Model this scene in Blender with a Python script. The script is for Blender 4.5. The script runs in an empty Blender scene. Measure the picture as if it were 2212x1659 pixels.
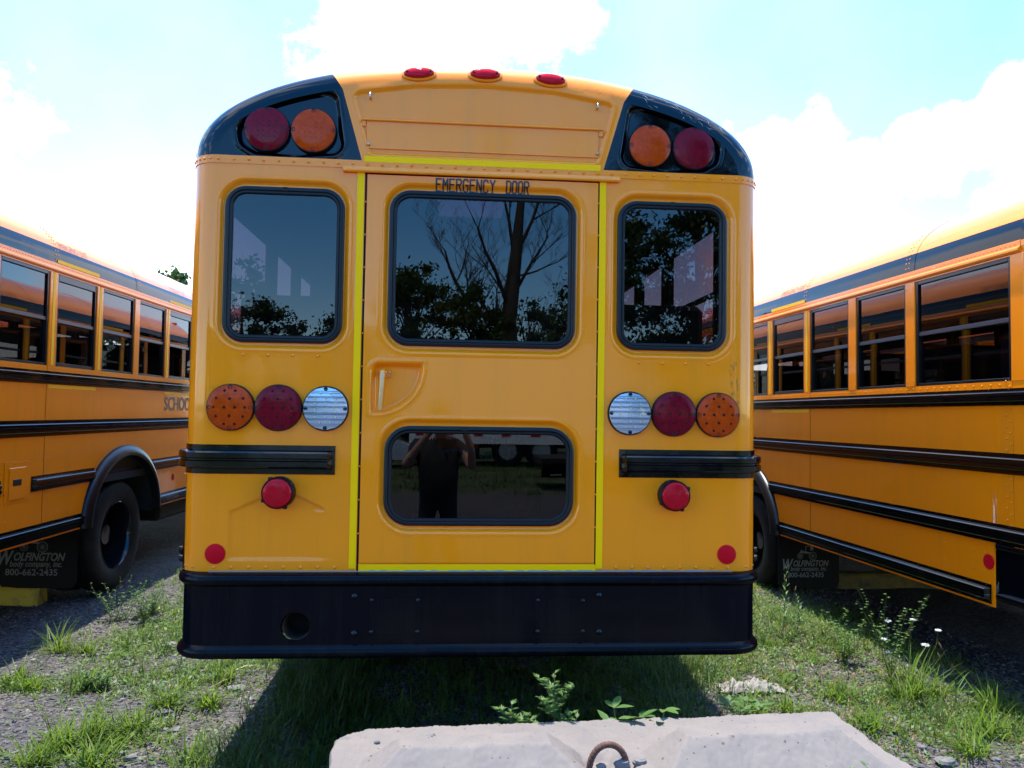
import bpy, math, random
import numpy as np
from mathutils import Vector, Matrix
random.seed(7); rng = np.random.default_rng(7)
PI = math.pi; rad = math.radians
sc = bpy.context.scene
col = sc.collection

# ------------------------------------------------------------------ camera
CX, CD, CZ = -0.1254, 3.3427, 1.52          # camera stands behind the parked bus
yaw, pitch, roll = rad(4.4915), rad(2.153), rad(0.8954)
fwd = Vector((math.sin(yaw)*math.cos(pitch), math.cos(yaw)*math.cos(pitch), math.sin(pitch)))
rgt = Vector((math.cos(yaw), -math.sin(yaw), 0)); up = rgt.cross(fwd)
r2 = rgt*math.cos(roll) + up*math.sin(roll); u2 = -rgt*math.sin(roll) + up*math.cos(roll)
cam = bpy.data.cameras.new('camera'); camo = bpy.data.objects.new('camera', cam); col.objects.link(camo)
M = Matrix(((r2.x, u2.x, -fwd.x, CX), (r2.y, u2.y, -fwd.y, -CD), (r2.z, u2.z, -fwd.z, CZ), (0, 0, 0, 1)))
camo.matrix_world = M
cam.sensor_width = 36; cam.lens = 36*1670/2212; cam.clip_start = 0.02; cam.clip_end = 3000
sc.camera = camo

# ------------------------------------------------------------------ light
GZ = -0.20                                   # ground level
TLAT, TLONG = 0.075, 0.160
sdir = Vector((-TLAT, TLONG, 1)).normalized()   # towards the sun
SUN_EL = math.asin(sdir.z); SUN_AZ = math.atan2(sdir.x, sdir.y)
sun = bpy.data.lights.new('sun', 'SUN'); sun.energy = 2.5; sun.angle = rad(0.55); sun.color = (1, .92, .80)
suno = bpy.data.objects.new('sun', sun); col.objects.link(suno)
suno.rotation_euler = sdir.to_track_quat('Z', 'Y').to_euler()
sc.view_settings.view_transform = 'Standard'; sc.view_settings.look = 'None'
sc.view_settings.gamma = 1; sc.view_settings.use_curve_mapping = False
sc.view_settings.exposure = 2.27

w = bpy.data.worlds.new('World'); sc.world = w; w.use_nodes = True
nt = w.node_tree; nt.nodes.clear()
def N(t, tree=None, **k):
    n = (tree or nt).nodes.new(t)
    for a, b in k.items(): setattr(n, a, b)
    return n
def LK(tree, a, b): tree.links.new(a, b)
sky = N('ShaderNodeTexSky', sky_type='NISHITA', sun_disc=False, sun_elevation=SUN_EL, sun_rotation=SUN_AZ,
        altitude=100, air_density=1.0, dust_density=0.15, ozone_density=3.0)
tc = N('ShaderNodeTexCoord')
def dir_of(px, py):
    d = fwd + r2*((px-1106)/1670) - u2*((py-829.5)/1670); return d.normalized()
# clouds: soft patches at chosen bearings, broken up with noise, and broken cover added out of view
warp = N('ShaderNodeTexNoise', noise_dimensions='3D'); warp.inputs['Scale'].default_value = 8; warp.inputs['Detail'].default_value = 12; warp.inputs['Roughness'].default_value = .68
LK(nt, tc.outputs['Generated'], warp.inputs['Vector'])
clouds = [((950, -60), .20, 1.0), ((760, 40), .07, .8), ((1200, 10), .08, .8), ((930, 110), .10, .8), ((1990, 350), .065, .9), ((1700, 450), .12, 1.0), ((2190, 215), .055, .85), ((2090, 290), .055, .85), ((1860, 400), .07, .85),
          ((1850, 570), .12, .9), ((1690, 600), .13, 1), ((260, 480), .075, .8), ((150, 420), .03, .55), ((350, 580), .10, .85), ((60, 660), .07, .7), ((0, 380), .045, .6), ((1570, 275), .02, .5),
          ((0, 190), .02, .5), ((1900, -300), .12, .7), ((300, -500), .2, .8), ((2700, 300), .25, .8), ((-500, 300), .25, .8), ((1100, -1500), .3, .8)]
acc = None
for (px, py), r, wgt in clouds:
    d = dir_of(px, py)
    dp = N('ShaderNodeVectorMath', operation='DISTANCE'); LK(nt, tc.outputs['Generated'], dp.inputs[0]); dp.inputs[1].default_value = d
    mr = N('ShaderNodeMapRange'); mr.clamp = True
    mr.inputs['From Min'].default_value = r*1.25; mr.inputs['From Max'].default_value = 0.0; mr.inputs['To Max'].default_value = wgt*1.15
    LK(nt, dp.outputs['Value'], mr.inputs['Value'])
    if acc is None: acc = mr.outputs[0]
    else:
        mx = N('ShaderNodeMath', operation='MAXIMUM'); LK(nt, acc, mx.inputs[0]); LK(nt, mr.outputs[0], mx.inputs[1]); acc = mx.outputs[0]
# unseen broken cover overhead and around, added to make the fill less blue
sm = N('ShaderNodeTexNoise'); sm.inputs['Scale'].default_value = 3.2; sm.inputs['Detail'].default_value = 2
mp = N('ShaderNodeMapping'); mp.inputs['Scale'].default_value = (1, 1, 2.2); mp.inputs['Location'].default_value = (3.1, .7, .2)
LK(nt, tc.outputs['Generated'], mp.inputs[0]); LK(nt, mp.outputs[0], sm.inputs['Vector'])
smr = N('ShaderNodeMapRange'); smr.inputs['From Min'].default_value = .44; smr.inputs['From Max'].default_value = .60; smr.inputs['To Max'].default_value = .75
LK(nt, sm.outputs['Fac'], smr.inputs['Value'])
sep = N('ShaderNodeSeparateXYZ'); LK(nt, tc.outputs['Generated'], sep.inputs[0])
bk = N('ShaderNodeMath', operation='MULTIPLY')
for k_, (dd_, r0, r1) in enumerate((((0, -.95, .30), .55, .95), (tuple(dir_of(1106, 200)), .55, .85))):     # clearer gaps: ahead (own clouds above) and low behind
    dn_ = N('ShaderNodeVectorMath', operation='DISTANCE'); LK(nt, tc.outputs['Generated'], dn_.inputs[0]); dn_.inputs[1].default_value = dd_
    dm_ = N('ShaderNodeMapRange'); dm_.inputs['From Min'].default_value = r0; dm_.inputs['From Max'].default_value = r1; LK(nt, dn_.outputs['Value'], dm_.inputs['Value']); LK(nt, dm_.outputs[0], bk.inputs[k_])
smb = N('ShaderNodeMath', operation='MULTIPLY'); LK(nt, smr.outputs[0], smb.inputs[0]); LK(nt, bk.outputs[0], smb.inputs[1])
mx = N('ShaderNodeMath', operation='MAXIMUM'); LK(nt, acc, mx.inputs[0]); LK(nt, smb.outputs[0], mx.inputs[1]); acc = mx.outputs[0]
ad = N('ShaderNodeMath', operation='ADD'); LK(nt, acc, ad.inputs[0]); wm_ = N('ShaderNodeMapRange'); wm_.clamp = False; wm_.inputs['To Min'].default_value = -.20; wm_.inputs['To Max'].default_value = 1.20; LK(nt, warp.outputs['Fac'], wm_.inputs['Value']); LK(nt, wm_.outputs[0], ad.inputs[1])
cm = N('ShaderNodeMapRange'); cm.interpolation_type = 'SMOOTHSTEP'; cm.inputs['From Min'].default_value = .72; cm.inputs['From Max'].default_value = 1.18
LK(nt, ad.outputs[0], cm.inputs['Value'])
mixc = N('ShaderNodeMix', data_type='RGBA'); vn = N('ShaderNodeTexNoise'); vn.inputs['Scale'].default_value = 2.6; vn.inputs['Detail'].default_value = 7; LK(nt, tc.outputs['Generated'], vn.inputs['Vector'])
vr = N('ShaderNodeMapRange'); vr.inputs['From Min'].default_value = .35; vr.inputs['From Max'].default_value = .7; vr.inputs['To Min'].default_value = .13; vr.inputs['To Max'].default_value = .32; LK(nt, vn.outputs['Fac'], vr.inputs['Value'])
fy = N('ShaderNodeMapRange'); fy.inputs['From Min'].default_value = -.1; fy.inputs['From Max'].default_value = .6; LK(nt, sep.outputs['Y'], fy.inputs['Value'])   # thin veil towards the sun
vv_ = N('ShaderNodeMath', operation='MULTIPLY'); LK(nt, vr.outputs[0], vv_.inputs[0]); LK(nt, fy.outputs[0], vv_.inputs[1])
cmx = N('ShaderNodeMath', operation='MAXIMUM'); LK(nt, cm.outputs[0], cmx.inputs[0]); LK(nt, vv_.outputs[0], cmx.inputs[1])
LK(nt, cmx.outputs[0], mixc.inputs['Factor']); hsn = N('ShaderNodeHueSaturation'); hsn.inputs['Saturation'].default_value = 1.36; LK(nt, sky.outputs[0], hsn.inputs['Color']); LK(nt, hsn.outputs[0], mixc.inputs['A'])
mixc.inputs['B'].default_value = (3.2, 3.6, 4.5, 1)
bg = N('ShaderNodeBackground'); bg.inputs['Strength'].default_value = .15
LK(nt, mixc.outputs['Result'], bg.inputs['Color'])
wo = N('ShaderNodeOutputWorld'); LK(nt, bg.outputs[0], wo.inputs['Surface'])

# ------------------------------------------------------------------ materials
MATS = {}
def mat(name, color, rough=.5, metal=0, coat=0, coat_r=.03, spec=.5, bump=None, var=None, coat_ior=1.5):
    if name in MATS: return MATS[name]
    m = bpy.data.materials.new(name); m.use_nodes = True; t = m.node_tree
    b = t.nodes['Principled BSDF']
    b.inputs['Base Color'].default_value = (*color, 1); b.inputs['Roughness'].default_value = rough
    b.inputs['Metallic'].default_value = metal; b.inputs['Coat Weight'].default_value = coat
    b.inputs['Coat Roughness'].default_value = coat_r; b.inputs['Coat IOR'].default_value = coat_ior; b.inputs['Specular IOR Level'].default_value = spec
    tcn = N('ShaderNodeTexCoord', t)
    if var:   # (scale, colour2, lo, hi)
        n = N('ShaderNodeTexNoise', t); n.inputs['Scale'].default_value = var[0]; n.inputs['Detail'].default_value = 8; n.inputs['Roughness'].default_value = .65
        LK(t, tcn.outputs['Object'], n.inputs['Vector'])
        r = N('ShaderNodeMapRange', t); r.inputs['From Min'].default_value = var[2]; r.inputs['From Max'].default_value = var[3]
        LK(t, n.outputs['Fac'], r.inputs['Value'])
        x = N('ShaderNodeMix', t, data_type='RGBA'); LK(t, r.outputs[0], x.inputs['Factor'])
        x.inputs['A'].default_value = (*color, 1); x.inputs['B'].default_value = (*var[1], 1)
        LK(t, x.outputs['Result'], b.inputs['Base Color'])
    if bump:  # list of (scale, strength, distance)
        prev = None
        for s, st, di in bump:
            n = N('ShaderNodeTexNoise', t); n.inputs['Scale'].default_value = s; n.inputs['Detail'].default_value = 3
            LK(t, tcn.outputs['Object'], n.inputs['Vector'])
            bp = N('ShaderNodeBump', t); bp.inputs['Strength'].default_value = st; bp.inputs['Distance'].default_value = di
            LK(t, n.outputs['Fac'], bp.inputs['Height'])
            if prev: LK(t, prev.outputs[0], bp.inputs['Normal'])
            prev = bp
        LK(t, prev.outputs[0], b.inputs['Normal']); LK(t, prev.outputs[0], b.inputs['Coat Normal'])
    MATS[name] = m; return m
def streaks(m, dirt, amount=.35, scale=(9, 9, .8), lo=.5, hi=.8):
    """faint vertical grime over the colour of a painted sheet"""
    t = m.node_tree; b = t.nodes['Principled BSDF']
    tcn = N('ShaderNodeTexCoord', t); mpn = N('ShaderNodeMapping', t); mpn.inputs['Scale'].default_value = scale
    n = N('ShaderNodeTexNoise', t); n.inputs['Scale'].default_value = 1; n.inputs['Detail'].default_value = 10; n.inputs['Roughness'].default_value = .7
    LK(t, tcn.outputs['Object'], mpn.inputs[0]); LK(t, mpn.outputs[0], n.inputs['Vector'])
    r = N('ShaderNodeMapRange', t); r.inputs['From Min'].default_value = lo; r.inputs['From Max'].default_value = hi; r.inputs['To Max'].default_value = amount
    LK(t, n.outputs['Fac'], r.inputs['Value'])
    x = N('ShaderNodeMix', t, data_type='RGBA'); LK(t, r.outputs[0], x.inputs['Factor'])
    if b.inputs['Base Color'].is_linked:
        LK(t, b.inputs['Base Color'].links[0].from_socket, x.inputs['A'])
    else: x.inputs['A'].default_value = b.inputs['Base Color'].default_value
    x.inputs['B'].default_value = (*dirt, 1)
    LK(t, x.outputs['Result'], b.inputs['Base Color'])
    rr = N('ShaderNodeMapRange', t); rr.inputs['From Min'].default_value = .3; rr.inputs['From Max'].default_value = .8
    rr.inputs['To Min'].default_value = b.inputs['Coat Roughness'].default_value; rr.inputs['To Max'].default_value = b.inputs['Coat Roughness'].default_value+.10
    LK(t, n.outputs['Fac'], rr.inputs['Value']); LK(t, rr.outputs[0], b.inputs['Coat Roughness'])
    return m
YEL = streaks(mat('bus_yellow_paint', (.95, .240, .0012), .45, coat=1, coat_ior=1.41, coat_r=.04, spec=.06, bump=[(3.2, .2, .012), (160, .03, .0006)]), (.50, .19, .02), .3)
BLK = mat('black_gloss_paint', (.0008, .001, .002), .4, coat=.9, coat_ior=1.42, coat_r=.035, spec=0, bump=[(3.5, .12, .012), (120, .04, .0006)])
BUMP = streaks(mat('bumper_black_paint', (.0016, .0022, .0042), .45, coat=.22, coat_r=.14, spec=.0, bump=[(60, .08, .001)]), (.012, .011, .010), .6)
RAIL = streaks(mat('rail_black_paint', (.0012, .0014, .002), .4, coat=.9, coat_r=.06, spec=0, bump=[(14, .12, .003)]), (.007, .006, .006), .4)
RUB = mat('black_rubber', (.004, .0045, .006), .42, spec=.3, bump=[(200, .1, .0005)])
TYRE = mat('tyre_rubber', (.006, .006, .006), .75, spec=.2, var=(9, (.018, .016, .014), .45, .75), bump=[(90, .2, .001)])
FEND = mat('fender_rubber', (.005, .005, .006), .36, spec=.4, bump=[(60, .1, .001)])
TAPE = mat('reflective_yellow_tape', (1.0, .50, .0), .45, spec=.1)
DARK = mat('dark_gap', (.008, .007, .006), .9)
CHR = mat('zinc_hardware', (.45, .45, .45), .3, metal=1)
WHT = mat('print_grey_white', (.16, .16, .165), .8, spec=.1)
PRT = mat('black_print', (.012, .012, .016), .45)
REFR = mat('red_reflector', (.55, .004, .012), .5, spec=.05)
LINER = mat('interior_liner', (.045, .045, .045), .6, spec=.1)
SEATM = mat('seat_vinyl', (.020, .026, .04), .5, bump=[(40, .2, .003)])
FLOORM = mat('interior_floor', (.05, .05, .05), .7)
SASH = mat('window_sash_black', (.005, .005, .006), .35, coat=.3, spec=.2)
HAND = mat('handle_faded_paint', (.72, .36, .12), .4, coat=.5)
def lensmat(name, c, c2, em=0):
    m = mat(name, c, .25, coat=.45, coat_r=.05, coat_ior=1.38, spec=0, var=(38, c2, .35, .75), bump=[(150, .35, .0015)])
    m.node_tree.nodes['Principled BSDF'].inputs['Subsurface Weight'].default_value = 0
    return m
LRED = lensmat('red_lens', (.19, .002, .011), (.09, .0012, .006))
LAMB = lensmat('amber_lens', (.52, .052, .002), (.34, .028, .001))
LREDM = lensmat('bright_red_lens', (.50, .004, .014), (.36, .003, .010))
LCLR = mat('clear_lens', (.46, .51, .60), .26, metal=.6, coat=1, bump=[(90, .1, .001)])
LEDD = mat('led_dark', (.035, .006, .005), .5, spec=.1)
LEDW = mat('led_yellow', (.5, .5, .3), .3)
def glass(name, tint, ior=1.55, rough=.0):
    m = bpy.data.materials.new(name); m.use_nodes = True; t = m.node_tree; t.nodes.clear()
    tr = N('ShaderNodeBsdfTransparent', t); tr.inputs[0].default_value = (*tint, 1)
    gl = N('ShaderNodeBsdfGlossy', t); gl.inputs['Roughness'].default_value = rough; gl.inputs['Color'].default_value = (1, 1, 1, 1)
    fr = N('ShaderNodeFresnel', t); ge = N('ShaderNodeNewGeometry', t); mi = N('ShaderNodeMapRange', t)
    mi.inputs['To Min'].default_value = ior; mi.inputs['To Max'].default_value = 1/ior; LK(t, ge.outputs['Backfacing'], mi.inputs['Value']); LK(t, mi.outputs[0], fr.inputs['IOR'])
    tcn = N('ShaderNodeTexCoord', t); n = N('ShaderNodeTexNoise', t); n.inputs['Scale'].default_value = 1.6; LK(t, tcn.outputs['Object'], n.inputs['Vector'])
    bp = N('ShaderNodeBump', t); bp.inputs['Strength'].default_value = .05; bp.inputs['Distance'].default_value = .01; LK(t, n.outputs['Fac'], bp.inputs['Height'])
    LK(t, bp.outputs[0], gl.inputs['Normal'])
    mx = N('ShaderNodeMixShader', t); LK(t, fr.outputs[0], mx.inputs[0]); LK(t, tr.outputs[0], mx.inputs[1]); LK(t, gl.outputs[0], mx.inputs[2])
    o = N('ShaderNodeOutputMaterial', t); LK(t, mx.outputs[0], o.inputs[0]); return m
GLR = glass('rear_tinted_glass', (.24, .17, .19), 1.50)
GLS = glass('side_tinted_glass', (.25, .19, .19), 1.52)
HATCH = mat('hatch_polycarbonate', (.25, .25, .35), .5)
_t = HATCH.node_tree; _tr = N('ShaderNodeBsdfTranslucent', _t); _tr.inputs[0].default_value = (.16, .15, .22, 1)
_mx = N('ShaderNodeMixShader', _t); _mx.inputs[0].default_value = .8
LK(_t, _t.nodes['Principled BSDF'].outputs[0], _mx.inputs[1]); LK(_t, _tr.outputs[0], _mx.inputs[2]); LK(_t, _mx.outputs[0], _t.nodes['Material Output'].inputs[0])

# ------------------------------------------------------------------ mesh helpers
def obj(name, verts, faces, m, parent=None, smooth=True, kind=None, label=None):
    me = bpy.data.meshes.new(name)
    if isinstance(verts, np.ndarray): verts = verts.tolist()
    if isinstance(faces, np.ndarray): faces = faces.tolist()
    me.from_pydata(verts, [], faces)
    if smooth: me.polygons.foreach_set('use_smooth', [True]*len(me.polygons))
    me.materials.append(m); me.update()
    o = bpy.data.objects.new(name, me); col.objects.link(o)
    if parent is not None: o.parent = parent
    if kind: o['kind'] = kind
    if label: o['label'] = label
    return o
def angle_smooth(o, ang=35):
    me = o.data
    try: me.set_sharp_from_angle(angle=rad(ang))
    except Exception: pass
    return o
class MB:
    def __init__(s): s.v = []; s.f = []
    def add(s, v, f):
        b = len(s.v); s.v += [tuple(p) for p in v]; s.f += [tuple(i+b for i in q) for q in f]; return s
    def box(s, x0, x1, y0, y1, z0, z1, c=0.0):
        if c <= 0:
            v = [(x, y, z) for x in (x0, x1) for y in (y0, y1) for z in (z0, z1)]
            return s.add(v, [(0, 1, 3, 2), (4, 6, 7, 5), (0, 4, 5, 1), (2, 3, 7, 6), (0, 2, 6, 4), (1, 5, 7, 3)])
        # chamfered box
        pts = []; idx = {}
        for xi, X in ((0, x0), (1, x1)):
            for yi, Y in ((0, y0), (1, y1)):
                for zi, Z in ((0, z0), (1, z1)):
                    for a in range(3):
                        p = [X, Y, Z]
                        for k in range(3):
                            if k != a: p[k] += c*(1 if (xi, yi, zi)[k] == 0 else -1)
                        # vertex lying on face perpendicular to axis a
                        idx[(xi, yi, zi, a)] = len(pts); pts.append(p)
        F = []
        for a in range(3):
            o1, o2 = [k for k in range(3) if k != a]
            for sd in (0, 1):
                q = []
                for p1, p2 in ((0, 0), (1, 0), (1, 1), (0, 1)):
                    key = [0, 0, 0]; key[a] = sd; key[o1] = p1; key[o2] = p2; q.append(idx[(*key, a)])
                F.append(q)
            for p1 in (0, 1):      # edges along axis a
                for p2 in (0, 1):
                    k0 = [0, 0, 0]; k0[a] = 0; k0[o1] = p1; k0[o2] = p2; k1 = list(k0); k1[a] = 1
                    F.append([idx[(*k0, o1)], idx[(*k1, o1)], idx[(*k1, o2)], idx[(*k0, o2)]])
        for c3 in [(i, j, k) for i in (0, 1) for j in (0, 1) for k in (0, 1)]:
            F.append([idx[(*c3, 0)], idx[(*c3, 1)], idx[(*c3, 2)]])
        return s.add(pts, F)
    def lathe(s, prof, n=24, axis='y', c=(0, 0, 0), sx=1, sz=1):
        """prof: list of (radius, height along axis)"""
        v = []; f = []
        for r, h in prof:
            for i in range(n):
                a = 2*PI*i/n; p, q = r*math.cos(a)*sx, r*math.sin(a)*sz
                v.append({'y': (c[0]+p, c[1]+h, c[2]+q), 'x': (c[0]+h, c[1]+p, c[2]+q), 'z': (c[0]+p, c[1]+q, c[2]+h)}[axis])
        for k in range(len(prof)-1):
            for i in range(n):
                j = (i+1) % n; f.append((k*n+i, k*n+j, (k+1)*n+j, (k+1)*n+i))
        if prof[0][0] > 1e-6: f.append(tuple(range(n)))
        if prof[-1][0] > 1e-6: f.append(tuple((len(prof)-1)*n+i for i in range(n)))
        return s.add(v, f)
    def tube(s, pts, r, n=6, caps=True):
        pts = [Vector(p) for p in pts]; rr = r if isinstance(r, (list, tuple)) else [r]*len(pts)
        b = len(s.v); prev = None
        for k, p in enumerate(pts):
            t = (pts[min(k+1, len(pts)-1)]-pts[max(k-1, 0)]).normalized()
            if prev is None: a = t.orthogonal().normalized()
            else: a = (prev - t*prev.dot(t)).normalized()
            prev = a; bb = t.cross(a)
            for i in range(n):
                an = 2*PI*i/n; q = p + (a*math.cos(an)+bb*math.sin(an))*rr[k]; s.v.append(tuple(q))
        for k in range(len(pts)-1):
            for i in range(n):
                j = (i+1) % n; s.f.append((b+k*n+i, b+k*n+j, b+(k+1)*n+j, b+(k+1)*n+i))
        if caps:
            s.f.append(tuple(b+i for i in range(n))); s.f.append(tuple(b+(len(pts)-1)*n+i for i in range(n)))
        return s
    def build(s, name, m, parent=None, smooth=False, kind=None, label=None, ang=None):
        o = obj(name, s.v, s.f, m, parent, smooth or ang is not None, kind, label)
        if ang: angle_smooth(o, ang)
        return o
def empty(name, loc=(0, 0, 0), rotz=0, label=None, cat=None, group=None):
    o = bpy.data.objects.new(name, None); col.objects.link(o); o.location = loc; o.rotation_euler = (0, 0, rotz)
    o.empty_display_size = .2
    tag(o, label, cat, group); return o
def tag(o, label=None, cat=None, group=None, kind=None):
    if label: o['label'] = label
    if cat: o['category'] = cat
    if group: o['group'] = group
    if kind: o['kind'] = kind
    return o
def text(name, body, w_, h_, m, parent, place, shear=0, bold=0, label=None):
    """flat lettering, fitted to width w_ and height h_; place(x, y) -> xyz"""
    cu = bpy.data.curves.new('t', 'FONT'); cu.body = body; cu.size = 1; cu.shear = shear; cu.offset = bold
    cu.resolution_u = 3
    t = bpy.data.objects.new('t', cu); col.objects.link(t)
    dg = bpy.context.evaluated_depsgraph_get(); me = bpy.data.meshes.new_from_object(t.evaluated_get(dg))
    col.objects.unlink(t); bpy.data.objects.remove(t)
    v = np.zeros(len(me.vertices)*3); me.vertices.foreach_get('co', v); v = v.reshape(-1, 3)
    mn, mxx = v.min(0), v.max(0)
    sx = w_/(mxx[0]-mn[0]); sy = h_/(mxx[1]-mn[1])
    out = [place((p[0]-mn[0])*sx, (p[1]-mn[1])*sy) for p in v]
    fs = [tuple(p.vertices) for p in me.polygons]
    bpy.data.meshes.remove(me)
    return obj(name, out, fs, m, parent, False, label=label)

# ------------------------------------------------------------------ bus shape
W, ZG, HR, NE = 1.255, 2.60, .475, 2.18      # half width, gutter height, roof rise, roof curve exponent
R = .12                                       # rounding of the rear edge
BL = 10.4                                     # body length
HR2, NE2 = .52, 2.4                           # the roof proper is a little fuller than the cap
def roof_x(z):
    t = max(0, min(1, (z-ZG)/HR2)) if z > ZG else 0
    return W*max(0, 1-t**NE2)**(1/NE2)
def roof_z(x, inset=0):
    t = min(1, abs(x)/(W-inset)); return ZG+(HR-inset)*max(0, 1-t**NE)**(1/NE)
def roof_pts(t0, t1, n, inset=0):
    """points of the roof curve from parameter t0 to t1 (0 = right eave, 1 = left eave)"""
    out = []
    for i in range(n+1):
        a = PI*(t0+(t1-t0)*i/n); c, s_ = math.cos(a), math.sin(a)
        out.append(((W-inset)*math.copysign(abs(c)**(2/NE2), c), ZG+(HR2-inset)*abs(s_)**(2/NE2)))
    return out
def sd_rr(x, z, x0, x1, z0, z1, r):
    cx_, cz_ = (x0+x1)/2, (z0+z1)/2; hx, hz = (x1-x0)/2-r, (z1-z0)/2-r
    qx = np.abs(x-cx_)-hx; qz = np.abs(z-cz_)-hz
    return np.hypot(np.maximum(qx, 0), np.maximum(qz, 0)) + np.minimum(np.maximum(qx, qz), 0) - r
def sd_poly(x, z, P, r=0):
    """signed distance to polygon (negative inside)"""
    d = np.full(x.shape, 1e9); inside = np.zeros(x.shape, bool); n = len(P)
    for i in range(n):
        ax, az = P[i]; bx, bz = P[(i+1) % n]
        ex, ez = bx-ax, bz-az; L = ex*ex+ez*ez
        t = np.clip(((x-ax)*ex+(z-az)*ez)/L, 0, 1)
        d = np.minimum(d, np.hypot(x-ax-t*ex, z-az-t*ez))
        c = ((az > z) != (bz > z)) & (x < (bx-ax)*(z-az)/((bz-az) if abs(bz-az) > 1e-9 else 1e-9)+ax)
        inside ^= c
    return np.where(inside, -d, d)-r
def sm(t): t = np.clip(t, 0, 1); return t*t*(3-2*t)
def shrink(P, k):      # move polygon towards its centre by k (for rounded corners)
    cx_ = sum(p[0] for p in P)/len(P); cz_ = sum(p[1] for p in P)/len(P); out = []
    n = len(P)
    for i in range(n):
        a = Vector(P[i-1]); b = Vector(P[i]); c = Vector(P[(i+1) % n])
        e1 = (b-a).normalized(); e2 = (c-b).normalized()
        n1 = Vector((-e1.y, e1.x)); n2 = Vector((-e2.y, e2.x))
        if n1.dot(Vector((cx_, cz_))-b) < 0: n1 = -n1
        if n2.dot(Vector((cx_, cz_))-b) < 0: n2 = -n2
        q = (n1+n2); q = q/ (q.length_squared/2) if q.length > 1e-6 else n1
        out.append(tuple(b+q*k))
    return out
def gridmesh(X, Y, Z, hole=None):
    """X,Y,Z arrays (rows, cols) -> verts, faces, holes removed"""
    nr, nc = X.shape
    v = np.stack([X, Y, Z], -1).reshape(-1, 3)
    i = np.arange(nr*nc).reshape(nr, nc)
    f = np.stack([i[:-1, :-1], i[:-1, 1:], i[1:, 1:], i[1:, :-1]], -1).reshape(-1, 4)
    if hole is not None:
        h = hole.astype(int); keep = ((h[:-1, :-1]+h[:-1, 1:]+h[1:, 1:]+h[1:, :-1]).reshape(-1) < 4)
        f = f[keep]
    return v, f
WIN = {'left': (-1.100, -.597, 1.803, 2.473, .088), 'right': (.597, 1.092, 1.806, 2.471, .088),
       'up': (-.406, .411, 1.802, 2.480, .092), 'low': (-.407, .413, 1.031, 1.459, .11)}
def disp_windows(x, z, keys):
    d = np.zeros(x.shape); hole = np.zeros(x.shape, bool)
    for k in keys:
        x0, x1, z0, z1, r = WIN[k]
        s = sd_rr(x, z, x0-.022, x1+.022, z0-.026, z1+.026, r+.024)
        d += .017*sm((.004-s)/.020) - .0035*np.exp(-((s-.007)/.006)**2)
        s2 = sd_rr(x, z, x0, x1, z0, z1, r)
        hole |= s2 < -.018
    return d, hole

def frange(a, b, st):
    n = max(1, int(round((b-a)/st))); return [a+(b-a)*i/n for i in range(n+1)]

def sweep(path, prof, taper=.012, close=True):
    """path: list of (x, y, nx, ny); prof: list of (out, z)"""
    v = []; f = []; n = len(prof)
    for k, (x, y, nx, ny) in enumerate(path):
        for o, z in prof: v.append((x+nx*o, y+ny*o, z))
    for k in range(len(path)-1):
        for i in range(n-1):
            a = k*n+i; f.append((a, a+1, a+n+1, a+n))
    if close:
        f.append(tuple(range(n))); f.append(tuple((len(path)-1)*n+i for i in range(n)))
    return v, f
def rail_path(sx, xr, y1, off=0, Rc=R):
    """from the rear face at x = xr (absolute value) round the corner to y1 on side sx"""
    p = []
    for x in frange(xr, W-Rc, .1): p.append((sx*x, 0, 0, -1))
    for i in range(1, 9):
        a = PI/2*i/8; p.append((sx*(W-Rc+Rc*math.sin(a)), Rc*(1-math.cos(a)), sx*math.sin(a), -math.cos(a)))
    p.append((sx*W, y1, sx, 0)); return p
def side_path(sx, y0, y1): return [(sx*W, y0, sx, 0), (sx*W, y1, sx, 0)]
def rail_prof(z0, z1, o=.032):
    h = z1-z0
    return [(.0, z0), (.005, z0), (.005, z0+.17*h), (o*.86, z0+.22*h), (o, z0+.27*h), (o, z0+.44*h), (o*.80, z0+.475*h), (o*.80, z0+.525*h), (o, z0+.56*h),
            (o, z0+.73*h), (o*.86, z0+.78*h), (.005, z0+.83*h), (.005, z1), (0, z1)]
def capped_rail(name, sx, path, z0, z1, parent, o=.032, label=None):
    prof = rail_prof(z0, z1, o)
    pr = [(q if q <= .006 else .006, z) for q, z in prof]
    v, f = [], []; n = len(prof)
    def ring(P, pf):
        x, y, nx, ny = P
        for q, z in pf: v.append((x+nx*q, y+ny*q, z))
    def lerp(A, B, d):
        L = math.hypot(B[0]-A[0], B[1]-A[1]); t = min(.45, d/L); return (A[0]+(B[0]-A[0])*t, A[1]+(B[1]-A[1])*t, A[2], A[3])
    ring(path[0], pr); ring(lerp(path[0], path[1], .012), pr); ring(lerp(path[0], path[1], .028), prof)
    for P in path[1:-1]: ring(P, prof)
    ring(lerp(path[-1], path[-2], .028), prof); ring(lerp(path[-1], path[-2], .012), pr); ring(path[-1], pr)
    nr = len(v)//n
    for k in range(nr-1):
        for i in range(n-1):
            a = k*n+i; f.append((a, a+1, a+n+1, a+n))
    ob = obj(name, v, f, RAIL, parent, True, label=label); angle_smooth(ob, 28); return ob

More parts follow.
